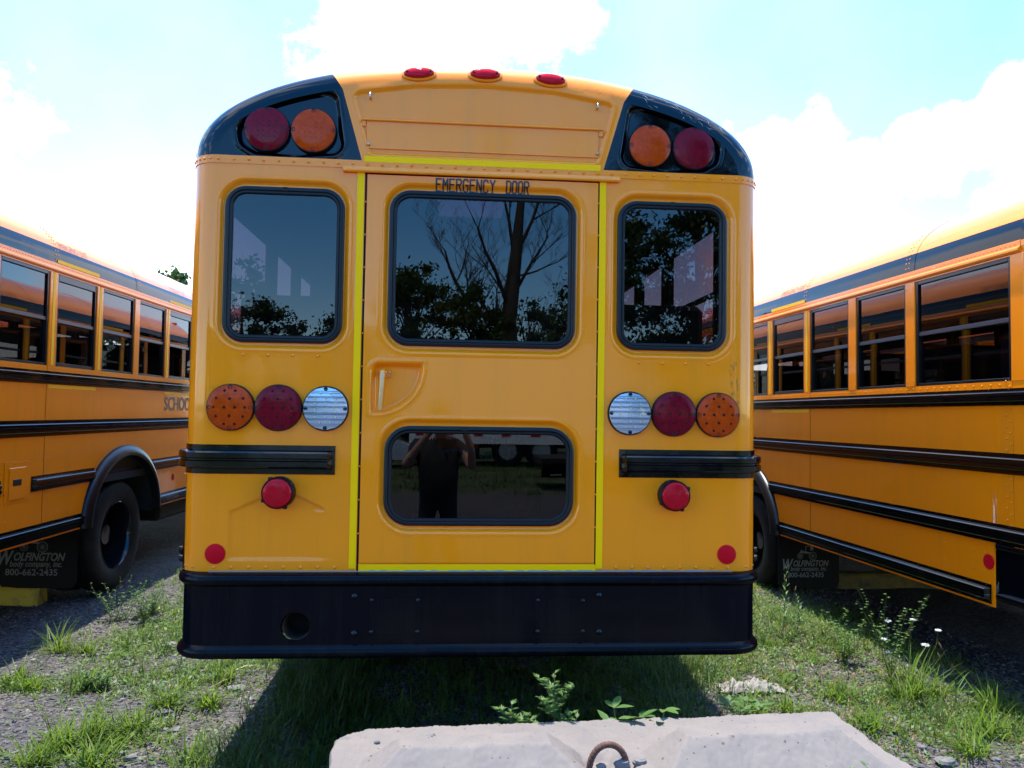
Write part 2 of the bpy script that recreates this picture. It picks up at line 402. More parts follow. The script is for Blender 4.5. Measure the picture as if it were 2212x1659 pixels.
def rivet_mesh(r=.0052, h=.0035):
    mb = MB(); mb.lathe([(r, 0), (r*.92, -h*.55), (r*.55, -h*.95), (0, -h)], 8, 'y'); return mb
RIV = rivet_mesh(); RIVY = None
def rivets_obj(name, pts, m, parent, r=.0052, h=.0035, kind='stuff'):
    """pts: list of (x, y, z, nx, ny, nz)"""
    V = []; F = []
    n = 7
    for x, y, z, nx, ny, nz in pts:
        nn = Vector((nx, ny, nz)).normalized(); a = nn.orthogonal().normalized(); b = nn.cross(a); p = Vector((x, y, z)); k0 = len(V)
        for rr, hh in ((r, -.001), (r*.85, h*.6)):
            for i in range(n):
                an = 2*PI*i/n; V.append(tuple(p+(a*math.cos(an)+b*math.sin(an))*rr+nn*hh))
        V.append(tuple(p+nn*h))
        for i in range(n):
            j = (i+1) % n; F.append((k0+i, k0+j, k0+n+j, k0+n+i)); F.append((k0+n+i, k0+n+j, k0+2*n))
    return obj(name, V, F, m, parent, True, kind)

def make_lamp(root, name, x, z, r, lens, kind, depth=.024, y=0.0, label=None):
    L = empty(name, (x, y, z)); L.parent = root
    if label: L['label'] = label
    mb = MB(); mb.lathe([(r*1.0, .002), (r*1.0, -depth*.75), (r*.975, -depth*.9), (r*.955, -depth*.9)], 40, 'y')
    mb.build('housing', RUB, L, ang=40)
    if kind == 'clear':
        V = []; F = []; NZ = 18; NX = 24
        for i in range(NZ+1):
            zz = -1+2*i/NZ
            hw = math.sqrt(max(0, 1-zz*zz))
            for j in range(NX+1):
                xx = (-1+2*j/NX)*hw
                rr = math.hypot(xx, zz)
                yy = -depth*(1.03)-.006*(1-rr*rr) + (.0022 if i % 2 else 0)
                V.append((xx*r*.95, yy, zz*r*.95))
        for i in range(NZ):
            for j in range(NX):
                a = i*(NX+1)+j; F.append((a, a+1, a+NX+2, a+NX+1))
        obj('lens', V, F, lens, L, True)
    else:
        mb = MB(); mb.lathe([(r*.955, -depth*.88), (r*.95, -depth*1.02), (r*.90, -depth*1.12), (r*.6, -depth*1.3), (r*.3, -depth*1.38), (0, -depth*1.4)], 40, 'y')
        mb.build('lens', lens, L, ang=50)
    # four screw seats
    mb = MB()
    for k in range(4):
        a = k*PI/2
        cx_, cz_ = r*.86*math.cos(a), r*.86*math.sin(a)
        mb.lathe([(r*.088, -depth*1.0), (r*.088, -depth*1.20), (r*.060, -depth*1.20), (r*.05, -depth*1.02), (0, -depth*1.02)], 12, 'y', (cx_, 0, cz_))
    mb.build('screw_seats', RUB, L, ang=40, kind='stuff')
    if kind in ('dots', 'faint'):
        mb = MB()
        pts = [(-.22, .70), (.22, .70), (-.55, .38), (0, .36), (.55, .38), (-.66, 0), (-.22, 0), (.22, 0), (.62, 0), (-.55, -.38), (0, -.36), (.55, -.38), (-.22, -.70), (.22, -.70)]
        if kind == 'faint': pts = [(u_, v_) for u_ in (-.6, -.36, -.12, .12, .36, .6) for v_ in (-.34, -.12, .12, .34)]
        for px, pz in pts:
            h = -depth*1.4+depth*.42*(px*px+pz*pz)
            s_ = .072 if kind == 'dots' else .035
            mb.lathe([(r*s_, h+.001), (r*s_*.8, h-.0016), (0, h-.0022)], 9, 'y', (px*r, 0, pz*r))
        mb.build('leds', LEDD if kind == 'dots' else lens, L, ang=50, kind='stuff')
    if kind == 'clear':
        mb = MB()
        for zz in (.66, .42, .22, -.03, -.12, -.38, -.62):
            for xx in (-.45, 0, .45) if zz not in (.66, -.62) else (-.22, .22):
                mb.box(xx*r-.003, xx*r+.003, -depth*1.03-.0085, -depth*1.03-.004, zz*r-.003, zz*r+.003)
        mb.build('leds', LEDW, L, kind='stuff')
        mb = MB()
        for zz in (.80, .72, .55, .50, .32, .27, .10, .05, -.20, -.25, -.28, -.48, -.53, -.72, -.80):
            hw = math.sqrt(1-zz*zz)*.93*r; mb.box(-hw, hw, -depth*1.03-.0075*(1-zz*zz)-.0005, -depth*1.0, zz*r*.95-.0013, zz*r*.95+.0013)
        mb.build('lens_ribs', mat('lens_rib_grey', (.10, .13, .19), .3, coat=.5), L, kind='stuff')
    return L

def pane_and_gasket(parent, key, y=.013):
    x0, x1, z0, z1, r = WIN[key]
    wroot = parent
    # gasket: ring swept round the rounded rectangle
    def outline(off, n=10):
        P = []; rr = r-off
        for cx_, cz_, a0 in ((x1-r, z1-r, 0), (x0+r, z1-r, PI/2), (x0+r, z0+r, PI), (x1-r, z0+r, 1.5*PI)):
            for i in range(n+1):
                a = a0+PI/2*i/n; P.append((cx_+rr*math.cos(a), cz_+rr*math.sin(a)))
        return P
    prof = [(0, .004), (.001, -.008), (.006, -.012), (.015, -.012), (.018, -.009), (.0195, -.0065), (.021, -.009), (.028, -.0085), (.033, -.003), (.034, .010)]
    rings = [(outline(o_), h) for o_, h in prof]; n = len(rings[0][0])
    v = []; f = []
    for P, h in rings: v += [(p[0], y+h, p[1]) for p in P]
    for k in range(len(rings)-1):
        for i in range(n):
            j = (i+1) % n; f.append((k*n+i, k*n+j, (k+1)*n+j, (k+1)*n+i))
    P = outline(.028)
    pane = obj('pane', [(p[0], y+.001, p[1]) for p in P], [tuple(range(len(P)))], GLR, parent, False)
    g = obj('gasket', v, f, RUB, parent, True); angle_smooth(g, 40)
    # joint piece at the top of the rubber
    xm = (x0+x1)/2 + (.0 if key != 'low' else -.068)
    MB().box(xm-.011, xm+.011, y-.0145, y-.002, z1-.019, z1-.001, .001).build('gasket_joint', DARK, parent)

def build_bus():
    bus = empty('school_bus')
    # ---------- rear wall, left and right, wrapped round the corners
    zs = np.array(frange(.826, 2.568, .0055))
    for sx, key in ((-1, 'left'), (1, 'right')):
        cols = []
        xs = frange(.5125, W-R, .0055)
        cols = [(x, 0.0, 1) for x in xs]
        for i in range(1, 11):
            a = PI/2*i/10; cols.append((W-R+R*math.sin(a), R*(1-math.cos(a)), 0))
        cols += [(W, .20, 0), (W, .495, 0)]
        cx_ = np.array([c[0] for c in cols])*sx; cy_ = np.array([c[1] for c in cols]); fl = np.array([c[2] for c in cols])
        X, Z = np.meshgrid(cx_, zs); Y = np.tile(cy_, (len(zs), 1)); FL = np.tile(fl, (len(zs), 1))
        d, hole = disp_windows(X, Z, [key])
        if sx < 0:   # pressed panel under the left stop lamp
            P = [(-1.043, .889), (-.625, .889), (-.625, 1.06), (-.662, 1.108), (-.775, 1.160), (-.906, 1.150), (-1.043, 1.087)]
            s = sd_poly(X, Z, P)
            d += .0075*sm((.004-s)/.010) * (1-.75*sm((X+.72)/.08)*(Z < 1.09))
        d += .0012*np.sin(X*7+Z*3)*np.sin(Z*4.1)*sm((W-R-np.abs(X))/.1)      # slight oil-canning of the sheet
        # push-in near the corner scuff
        Y = Y + d*FL
        v, f = gridmesh(X, Y, Z, hole & (FL > 0))
        pnl = obj('rear_panel', v, f, YEL, bus)
        wn = empty('rear_window'); wn.parent = bus
        pane_and_gasket(wn, key)
    # ---------- emergency door
    xs = np.array(frange(-.503, .506, .0055)); zd = np.array(frange(.876, 2.541, .0055))
    X, Z = np.meshgrid(xs, zd)
    d, hole = disp_windows(X, Z, ['up', 'low'])
    # quarter-round handle recess
    s = np.maximum(np.maximum(-(X+.468), Z-1.728), np.hypot(X+.445, Z-1.700)-.192)
    s = np.maximum(s, np.maximum(-(X+.468), 1.508-Z))
    q = sd_rr(X, Z, -.470, -.16, 1.42, 1.730, .035); s = np.maximum(q, np.hypot(X+.450, Z-1.712)-.205)
    s = s
    d += .030*sm((-s)/.022) - .003*np.exp(-((s-.006)/.006)**2)
    d += -.004*sm((.5-np.abs(X))/.02)*0
    d += .0025*np.sin(X*4.5+.6)*np.sin((Z-.9)*2.6)
    v, f = gridmesh(X, d-.002, Z, hole)
    door = obj('emergency_door', v, f, YEL, bus)
    mb = MB()
    for a, b, c, e in ((-.503, -.503, .876, 2.541), (.506, .506, .876, 2.541)):
        mb.add([(a, -.002, c), (a, .03, c), (a, .03, e), (a, -.002, e)], [(0, 1, 2, 3)])
    for z_ in (.876, 2.541): mb.add([(-.503, -.002, z_), (.506, -.002, z_), (.506, .03, z_), (-.503, .03, z_)], [(0, 1, 2, 3)])
    mb.build('door_edge', YEL, bus)
    for k in ('up', 'low'): pane_and_gasket(door, k, .011)
    # handle
    h = MB(); h.box(-.432, -.386, .018, .026, 1.662, 1.700, .003); h.lathe([(.017, .024), (.017, .006), (.013, .002), (0, .002)], 14, 'y', (-.419, 0, 1.685))
    h.build('handle_plate', YEL, door, ang=40)
    h = MB(); h.tube([(-.419, -.004, 1.688), (-.4195, -.016, 1.672), (-.421, -.020, 1.63), (-.424, -.019, 1.57), (-.427, -.014, 1.527)], [.0105, .0115, .0098, .0098, .0085], 8)
    h.build('handle', HAND, door, ang=60)
    # screws of the handle plate
    h = MB()
    for x, z in ((-.392, 1.688), (-.392, 1.672)): h.lathe([(.004, .017), (.003, .0145), (0, .014)], 8, 'y', (x, 0, z))
    h.build('screws', CHR, door, kind='stuff')
    def dsurf(x, z):
        return float(disp_windows(np.array([x]), np.array([z]), ['up'])[0][0]) + .0025*math.sin(x*4.5+.6)*math.sin((z-.9)*2.6) - .0045
    for wd, x0_, w_ in (('EMERGENCY', -.209, .264), ('DOOR', .097, .105)):
        cw = w_/len(wd)
        for k_, ch in enumerate(wd):     # letter by letter: narrow, evenly spaced
            strokes = {'E': [[(0, 0), (0, 1)], [(0, 1), (1, 1)], [(0, .5), (.8, .5)], [(0, 0), (1, 0)]], 'M': [[(0, 0), (0, 1)], [(0, 1), (.5, .45)], [(.5, .45), (1, 1)], [(1, 1), (1, 0)]],
                       'R': [[(0, 0), (0, 1)], [(0, 1), (.75, 1)], [(.75, 1), (1, .88)], [(1, .88), (1, .62)], [(1, .62), (.75, .5)], [(.75, .5), (0, .5)], [(.5, .5), (1, 0)]],
                       'G': [[(1, .85), (.75, 1)], [(.75, 1), (.25, 1)], [(.25, 1), (0, .85)], [(0, .85), (0, .15)], [(0, .15), (.25, 0)], [(.25, 0), (.75, 0)], [(.75, 0), (1, .15)], [(1, .15), (1, .47)], [(1, .47), (.55, .47)]],
                       'N': [[(0, 0), (0, 1)], [(0, 1), (1, 0)], [(1, 0), (1, 1)]], 'C': [[(1, .82), (.75, 1)], [(.75, 1), (.25, 1)], [(.25, 1), (0, .85)], [(0, .85), (0, .15)], [(0, .15), (.25, 0)], [(.25, 0), (.75, 0)], [(.75, 0), (1, .18)]],
                       'Y': [[(0, 1), (.5, .5)], [(1, 1), (.5, .5)], [(.5, .5), (.5, 0)]], 'D': [[(0, 0), (0, 1)], [(0, 1), (.7, 1)], [(.7, 1), (1, .85)], [(1, .85), (1, .15)], [(1, .15), (.7, 0)], [(.7, 0), (0, 0)]],
                       'O': [[(.25, 1), (.75, 1)], [(.75, 1), (1, .85)], [(1, .85), (1, .15)], [(1, .15), (.75, 0)], [(.75, 0), (.25, 0)], [(.25, 0), (0, .15)], [(0, .15), (0, .85)], [(0, .85), (.25, 1)]]}[ch]
            mb = MB(); lw = cw*.66; hh = .049; t_ = .0031
            for (ax, az), (bx, bz) in strokes:
                A = Vector((x0_+k_*cw+ax*lw+.003, 2.4835+az*hh)); B = Vector((x0_+k_*cw+bx*lw+.003, 2.4835+bz*hh)); e = (B-A).normalized(); nn = Vector((-e.y, e.x))*t_; A2 = A-e*t_*.9; B2 = B+e*t_*.9
                m_ = max(2, int((B2-A2).length/.0035)); V = []
                for q_ in range(m_+1):
                    p_ = A2+(B2-A2)*q_/m_
                    for sg in (-1, 1): c_ = p_+nn*sg; V.append((c_.x, dsurf(c_.x, c_.y)-.0003*(len(mb.f) % 5), c_.y))
                mb.add(V, [(2*q_, 2*q_+1, 2*q_+3, 2*q_+2) for q_ in range(m_)])
            mb.build('letter', PRT, door)
    # jamb behind the gaps
    MB().box(-.53, -.47, .008, .05, .84, 2.56).box(.472, .53, .008, .05, .84, 2.56).box(-.47, .472, .022, .05, 2.535, 2.56).build('door_jamb', DARK, bus)
    # hinge knuckles on the gaps
    mb = MB()
    for z in frange(1.0, 2.42, .142): mb.lathe([(.004, -.001), (.0035, -.006), (0, -.007)], 8, 'y', (-.5075, 0, z)); mb.lathe([(.004, -.001), (.0035, -.006), (0, -.007)], 8, 'y', (.509, 0, z+.03))
    mb.build('hinge_pins', YEL, bus, kind='stuff')
    MB().box(-.5045, .5075, -.0005, .02, .826, .8735, .001).build('door_sill', YEL, bus)
    # ---------- yellow reflective tape
    for a, b, c, e in ((-.5445, -.5155, .852, 2.549), (.5125, .5415, .852, 2.551), (-.519, .515, 2.594, 2.6205), (-.503, .512, .835, .8685)):
        MB().box(a, b, -.0048 if c > 2.5 else -.0030, -.0006 if c < 2.5 else -.003, c, e).build('reflective_strip', TAPE, bus)
    # ---------- rear cap: yellow centre, black corners
    def xb(z): return .528+(z-2.60)*(.640-.528)/(2.99-2.60)
    def flat_x(z):      # half width of the flat part of the cap at height z (outline inset by R)
        return np.array([max(0, (W-R)*max(0, 1-max(0, (zz-ZG)/(HR-R))**NE)**(1/NE)) for zz in np.ravel(z)]).reshape(np.shape(z))
    def flat_z(x): return np.array([ZG+(HR-R)*max(0, 1-min(1, abs(xx)/(W-R))**NE)**(1/NE) for xx in np.ravel(x)]).reshape(np.shape(x))
    zt = 2.9; 
    for _ in range(30): zt = float(flat_z(xb(zt)))
    xt = xb(zt)
    # centre patch
    nu, nv = 190, 70
    u = np.linspace(-1, 1, nu); vv = np.linspace(0, 1, nv)
    U, V = np.meshgrid(u, vv); Z = 2.60+V*.3
    for _ in range(8):
        X = U*(.528+(Z-2.60)*(.640-.528)/.39); Z = 2.60+V*(flat_z(X)-2.60)
    P = [(-.500, 2.628), (.505, 2.628), (.578, 2.90), (.30, 2.945), (0, 2.958), (-.30, 2.945), (-.578, 2.90)]
    P2 = shrink(P, .035); s = sd_poly(X, Z, P2)-.035
    D = .011*sm((.002-s)/.016)-.0025*np.exp(-((s-.006)/.006)**2)
    ztop = flat_z(X); D *= 1
    Yc = D
    # fillet rows over the top
    rows = []
    for i in range(1, 9):
        a = PI/2*i/8; ins = R*(1-math.sin(a))
        xx = u*xt*(W-ins)/(W-R); zz = np.array([roof_z(q, ins) for q in xx]); yy = np.full(nu, R*(1-math.cos(a)))
        if i <= 8: rows.append((xx, yy, zz))
    X = np.vstack([X]+[r_[0][None] for r_ in rows]+[rows[-1][0][None]*1.0]); Yc = np.vstack([Yc]+[r_[1][None] for r_ in rows]+[np.full((1, nu), .42)]); Z = np.vstack([Z]+[r_[2][None] for r_ in rows]+[np.array([ZG+HR2*(1-(abs(q)/W)**NE2)**(1/NE2) for q in rows[-1][0]])[None]])
    v, f = gridmesh(X, Yc, Z)
    cap = obj('rear_cap', v, f, YEL, bus)
    # corner patches
    for sx in (-1, 1):
        nv = 90; nu2 = 80
        vv = np.linspace(0, 1, nv)
        zz = 2.60+(zt-2.60)*vv
        U, ZZ = np.meshgrid(np.linspace(0, 1, nu2), zz)
        xi = .528+(ZZ-2.60)*(.112)/.39; xo = flat_x(ZZ)
        X = xi+(xo-xi)*U
        P = [(.598, 2.622), (.640, 2.90), (.76, 2.905), (.90, 2.872), (1.005, 2.805), (1.062, 2.72), (1.052, 2.650), (.985, 2.608), (.80, 2.603)]
        P2 = shrink(P, .055); s = sd_poly(X, ZZ, P2)-.055
        D = .026*sm((.004-s)/.020)-.003*np.exp(-((s-.007)/.006)**2)
        # keep the edge rows undistorted
        v0, f0 = gridmesh(sx*X, D, ZZ)
        # fillet: follow the outer curve
        outer = [(float(xo[k, 0]) if False else float(X[k, -1]), float(zz[k])) for k in range(nv)]
        # parameters by angle on the inset curve
        base = len(v0); V2 = []; F2 = []
        prm = []
        for x_, z_ in outer:
            c = min(1, x_/(W-R)); s_ = min(1, (z_-ZG)/(HR-R)); prm.append(math.atan2(max(0, s_)**(NE/2), max(0, c)**(NE/2)))
        rings = 8
        for i in range(0, rings+2):
            a = PI/2*min(i, rings)/rings; ins = R*(1-math.sin(a)); yy = R*(1-math.cos(a)) if i <= rings else .42
            for p_ in prm:
                c, s_ = math.cos(p_), math.sin(p_)
                x_ = (W-ins)*abs(c)**(2/NE); z_ = ZG+(HR-ins)*abs(s_)**(2/NE)
                if i > rings:
                    k_ = (ZG+HR2*(1-min(1, x_/W)**NE2)**(1/NE2)); q_ = math.atan2((z_-ZG)/HR2, x_/W); rr_ = (abs(math.cos(q_))**NE2+abs(math.sin(q_))**NE2)**(-1/NE2); x_, z_ = W*rr_*math.cos(q_), ZG+HR2*rr_*math.sin(q_)
                V2.append((sx*x_, yy, z_))
        for i in range(rings+1):
            for k in range(nv-1):
                a = base+i*nv+k; F2.append((a, a+1, a+nv+1, a+nv))
        cv = obj('cap_corner', v0.tolist()+V2, f0.tolist()+F2, BLK, bus)
    # riveted flange under the cap
    pth = [(-W, .42, -1, 0)] + [(x, y, nx, ny) for x, y, nx, ny in reversed(rail_path(-1, .0, .42))][1:] + [(x, y, nx, ny) for x, y, nx, ny in rail_path(1, .0, .42)][1:]
    v, f = sweep(pth, [(-.002, 2.5655), (.0035, 2.5655), (.0035, 2.6), (-.002, 2.6005)])
    obj('cap_flange', v, f, YEL, bus, False)
    # rivets on the flange: singly on the rear
    rm = MB(); rm.lathe([(.0070, 0), (.0063, -.0032), (.0038, -.0055), (0, -.006)], 8, 'y'); ro = rm.build('rivet', YEL, bus, ang=60); ro.location = (0, -.0035, 2.584)
    k = 1
    for x in frange(-1.13, 1.13, .0625):
        if abs(x) < 1e-3: continue
        c = ro.copy(); col.objects.link(c); c.parent = bus; c.location = (x, -.0035, 2.584+random.uniform(-.0012, .0012))
    for x in frange(-1.10, 1.10, .072):
        if abs(x) < .56: continue
        c = ro.copy(); col.objects.link(c); c.parent = bus; c.location = (x, 0, .857)
    for x0 in (-1.006, .697):
        for i in range(4):
            c = ro.copy(); col.objects.link(c); c.parent = bus; c.location = (x0+i*.1035, -.0005, 1.7495)
    pr = []
    for sx in (-1, 1):
        for i in range(1, 7):
            a = PI/2*i/6.5; n_ = (sx*math.sin(a), -math.cos(a)); pr.append((sx*(W-R+R*math.sin(a))+n_[0]*.003, R*(1-math.cos(a))+n_[1]*.003, 2.584, n_[0], n_[1], 0))
        for i in (2, 4): 
            a = PI/2*i/6.5; n_ = (sx*math.sin(a), -math.cos(a)); pr.append((sx*(W-R+R*math.sin(a)), R*(1-math.cos(a)), .857, n_[0], n_[1], 0))
    rivets_obj('corner_rivets', pr, YEL, bus, .006, .005)
    # drip rail above the door
    mb = MB()
    v, f = sweep([(-.606, 0, 0, -1), (.600, 0, 0, -1)], [(0, 2.572), (.006, 2.5725), (.016, 2.560), (.019, 2.552), (.016, 2.546), (.004, 2.546), (0, 2.549)])
    angle_smooth(obj('drip_rail', v, f, YEL, bus, True), 30)
    # hinged sign flap in the cap
    fl = empty('sign_flap'); fl.parent = bus
    MB().box(-.512, .506, .005, .0095, 2.656, 2.776, .0015).build('flap_plate', YEL, fl)
    MB().tube([(-.532, .0, 2.781), (.525, .0, 2.781)], .0052, 10).build('flap_rod', YEL, fl, ang=60)
    for x in (-.524, .517): MB().box(x-.009, x+.009, .003, .0085, 2.752, 2.776, .001).build('flap_bracket', YEL, fl)
    mb = MB()
    for x in (-.524, .517):
        for z in (2.758, 2.768): mb.lathe([(.0028, .003), (.002, .0015), (0, .001)], 8, 'y', (x, 0, z))
    mb.build('bracket_screws', CHR, fl, kind='stuff')
    for x in (-.498, .498):
        MB().tube([(x, .008, 2.897), (x, -.006, 2.895), (x, -.011, 2.884), (x+.001, -.008, 2.874), (x, .006, 2.873)], .0042, 7).build('hook', CHR, fl, ang=60)
    for x in (-.501, .500):
        MB().lathe([(.0055, .008), (.0055, -.006), (.0040, -.009), (0, -.0095)], 10, 'y', (x, 0, 2.672)).build('knob', CHR, fl, ang=50)
    # three red marker lamps on the top edge
    for x in (-.291, -.002, .288):
        mk = empty('marker_lamp', (x, .000, roof_z(x)-.070)); mk.parent = bus; mk.rotation_euler = (rad(-22), math.atan2(roof_z(x+.01)-roof_z(x-.01), -.02)*0 - (roof_z(x+.05)-roof_z(x-.05))/.1, 0)
        m1 = MB(); m1.lathe([(.076, .010), (.076, .003), (.070, .000), (.066, .001)], 28, 'y', sz=.48); m1.build('bezel', YEL, mk, ang=50)
        m1 = MB(); m1.lathe([(.066, .003), (.065, -.004), (.055, -.010), (.035, -.014), (0, -.0155)], 28, 'y', sz=.44); m1.build('lens', LREDM, mk, ang=60)
        m1 = MB()
        for q in (-.051, .051): m1.lathe([(.0052, -.008), (.005, -.0175), (.003, -.0175), (.003, -.015), (0, -.015)], 8, 'y', (q, 0, 0))
        m1.build('screws', RUB, mk, kind='stuff')
    for sx in (-1, 1):
        MB().lathe([(.024, -.002), (.023, .012), (.012, .018), (0, .018)], 14, 'x', (sx*(W-.003), .15, 2.635)).build('side_marker_lamp', LRED, bus, ang=50) if sx > 0 else \
        MB().lathe([(.024, .002), (.023, -.012), (.012, -.018), (0, -.018)], 14, 'x', (sx*(W-.003), .15, 2.635)).build('side_marker_lamp', LRED, bus, ang=50)
    # scuffs: pale scratches over the right cap corner, dark rub marks on the right rear edge
    mb = MB(); rs_ = random.Random(5)
    def fil(px_, a):      # point on the rounded top edge above x = px_ (on the inset curve)
        ins = R*(1-math.sin(a)); p_ = math.atan2(max(0, 1-(px_/(W-R))**NE)**.5, (px_/(W-R))**(NE/2)); c, s_ = math.cos(p_), math.sin(p_)
        return ((W-ins)*abs(c)**(2/NE), R*(1-math.cos(a))-.0012, ZG+(HR-ins)*abs(s_)**(2/NE)+.001)
    for k in range(46):
        x0 = .64+.36*rs_.random()**.8; a0 = .15+.9*rs_.random(); dx, da = rs_.uniform(.008, .045), rs_.uniform(-.25, .25); w__ = rs_.uniform(.006, .022)
        A = fil(x0, a0); B = fil(x0+dx*.5, a0+da*.4+w__); C_ = fil(x0+dx, a0+da); D_ = fil(x0+dx*.5, a0+da*.4)
        mb.add([A, B, C_, D_], [(0, 1, 2, 3)])
    mb.build('paint_scratches', mat('scratch_pale', (.30, .31, .33), .6), bus, kind='stuff')
    mb = MB()
    for k in range(60):
        t_ = rs_.random(); z = 1.50+.26*t_; x = 1.105+.05*rs_.random()*(1-.4*t_); h_ = rs_.uniform(.004, .022); w__ = rs_.uniform(.0006, .0022)
        def sp_(x, z):
            q_ = max(0, min(1, (x-(W-R))/R)); a = math.asin(q_); return (x, R*(1-math.cos(a))-.0016, z)
        mb.add([sp_(x, z), sp_(x+w__, z+h_*.4), sp_(x+w__*.5+.002*rs_.uniform(-1, 1), z+h_), sp_(x-w__, z+h_*.5)], [(0, 1, 2, 3)])
    for k in range(26):
        x = .34+.26*rs_.random(); a0 = .05+.5*rs_.random(); A = fil(x, a0); e_ = rs_.uniform(.001, .005); B = fil(x+e_, a0+.012); C_ = fil(x+e_*2, a0); D_ = fil(x+e_, a0-.012)
        mb.add([A, B, C_, D_], [(0, 1, 2, 3)])
    mb.build('rub_marks', mat('rub_mark', (.16, .12, .07), .8), bus, kind='stuff')
    # ---------- lamps
    make_lamp(bus, 'warning_lamp', -.935, 2.722, .0975, LRED, 'faint', .022, .024, 'dark red round warning lamp')
    make_lamp(bus, 'warning_lamp', -.738, 2.724, .0975, LAMB, 'faint', .022, .024, 'amber round warning lamp')
    make_lamp(bus, 'warning_lamp', .738, 2.720, .0975, LAMB, 'faint', .022, .024, 'amber round warning lamp')
    make_lamp(bus, 'warning_lamp', .938, 2.717, .0975, LRED, 'faint', .022, .024, 'dark red round warning lamp')
    for sx in (-1, 1):
        make_lamp(bus, 'turn_lamp', sx*1.048, 1.526, .099, LAMB, 'dots', .022)
        make_lamp(bus, 'brake_lamp', sx*.851, 1.527, .099, LRED, 'dots', .022)
        make_lamp(bus, 'reverse_lamp', sx*.654, 1.527, .096, LCLR, 'clear', .022)
        L = empty('stop_lamp', (-.838 if sx < 0 else .850, 0, 1.172)); L.parent = bus
        mb = MB(); mb.lathe([(.067, 0), (.066, -.052), (.063, -.056), (.060, -.053)], 32, 'y'); 
        for k_ in range(4): a = k_*PI/2+.5; mb.box(.066*math.cos(a)-.008, .066*math.cos(a)+.008, -.050, -.03, .066*math.sin(a)-.008, .066*math.sin(a)+.008, .002)
        mb.build('housing', RUB, L, ang=40)
        mb = MB(); mb.lathe([(.0605, -.050), (.059, -.058), (.05, -.062), (.03, -.065), (0, -.066)], 32, 'y'); mb.build('lens', LREDM, L, ang=60)
        MB().lathe([(.042, -.0002), (.042, -.0035), (.0405, -.0045), (0, -.0045)], 32, 'y', (sx*1.096, 0, .913)).build('reflector', REFR, bus, ang=40)
    # ---------- rub rails
    for sx in (-1, 1):
        capped_rail('rub_rail', sx, rail_path(sx, .611, BL-.3), 1.247, 1.369, bus, .034)
        capped_rail('rub_rail', sx, side_path(sx, .14, BL-.3), 1.649, 1.749, bus, .034)
        if sx < 0:
            capped_rail('rub_rail', sx, side_path(sx, .10, 3.66), .834, .949, bus)
        else:
            capped_rail('rub_rail', sx, side_path(sx, .10, 2.33), .834, .949, bus)
            capped_rail('rub_rail', sx, side_path(sx, 2.70, 3.64), .834, .949, bus)
        capped_rail('rub_rail', sx, side_path(sx, 4.77, BL-.3), .834, .949, bus)
        capped_rail('rub_rail', sx, side_path(sx, .677, 3.48), .464, .579, bus)
        capped_rail('rub_rail', sx, side_path(sx, 4.95, BL-.3), .464, .579, bus)
        # rivets of the rails
        pts = []
        for z0, z1, rngs in ((1.247, 1.369, [(.2, BL-.4)]), (1.649, 1.749, [(.2, BL-.4)]), (.834, .949, [(.2, 2.3), (2.75, 3.6), (4.85, BL-.4)]), (.464, .579, [(.72, 3.44), (5, BL-.4)])):
            for a, b in rngs:
                for y in frange(a, b, .16): pts += [(sx*(W+.005), y, z1-.008, sx, 0, 0), (sx*(W+.005), y+.07, z0+.008, sx, 0, 0)]
        for x in (.66, .76, .88, 1.06): pts += [(sx*x, -.005, 1.360, 0, -1, 0), (sx*x, -.005, 1.256, 0, -1, 0)]
        rivets_obj('rail_rivets', pts, RAIL, bus, .0045, .003)
    # ---------- bumper
    Rb = .13; WB = 1.240; YB = -.045
    p = [(-WB, .64, -1, 0)]
    for i in range(9): a = PI/2*i/8; p.append((-(WB-Rb+Rb*math.cos(a)), YB+Rb*(1-math.sin(a)), -math.cos(a), -math.sin(a)))
    for x in (-.845, -.66): p.append((x, YB, 0, -1))
    q = [(-x, y, -nx, ny) for x, y, nx, ny in reversed(p)]
    def roll(zc, r, s0, s1, n=9): return [(r*math.cos(a)*.9, zc+r*math.sin(a)) for a in [s0+(s1-s0)*i/n for i in range(n+1)]]
    prof = [(-.02, .493)] + [(o_, z_) for o_, z_ in roll(.516, .024, -PI/2, PI*.30)] + [(0, .546), (0, .700), (0, .787)] + [(o_, z_) for o_, z_ in roll(.813, .024, -PI*.30, PI/2)] + [(-.02, .839), (-.045, .839)]
    n = len(prof); kz = [i for i, (o_, z_) in enumerate(prof) if z_ in (.546,)][0]
    full = p+q
    v, f = sweep(full, prof, close=False)
    # remove the two faces that get the exhaust hole (between x=-.845 and -.66, z .546..700)
    ks = len(p)-2
    hole_face = (ks*n+kz, ks*n+kz+1, (ks+1)*n+kz+1, (ks+1)*n+kz)
    f = [q_ for q_ in f if q_ != hole_face]
    b0 = len(v); m_ = 32; cxh, czh, rh = -.752, .622, .060
    sq = []
    for i in range(m_):
        a = 2*PI*i/m_; c, s_ = math.cos(a), math.sin(a)
        tx = ((.092 if c > 0 else .093)/abs(c)) if abs(c) > 1e-6 else 1e9; tz = ((.078 if s_ > 0 else .076)/abs(s_)) if abs(s_) > 1e-6 else 1e9
        t_ = min(tx, tz); sq.append((cxh+t_*c, YB, czh+t_*s_))
    # make sure the corners are used
    for cxn, czn in ((-.66, .700), (-.845, .700), (-.845, .546), (-.66, .546)):
        i = min(range(m_), key=lambda j: (sq[j][0]-cxn)**2+(sq[j][2]-czn)**2); sq[i] = (cxn, YB, czn)
    cir = [(cxh+rh*math.cos(2*PI*i/m_), YB, czh+rh*math.sin(2*PI*i/m_)) for i in range(m_)]
    cir2 = [(x, YB+.012, z) for x, y, z in cir]
    v += sq+cir+cir2
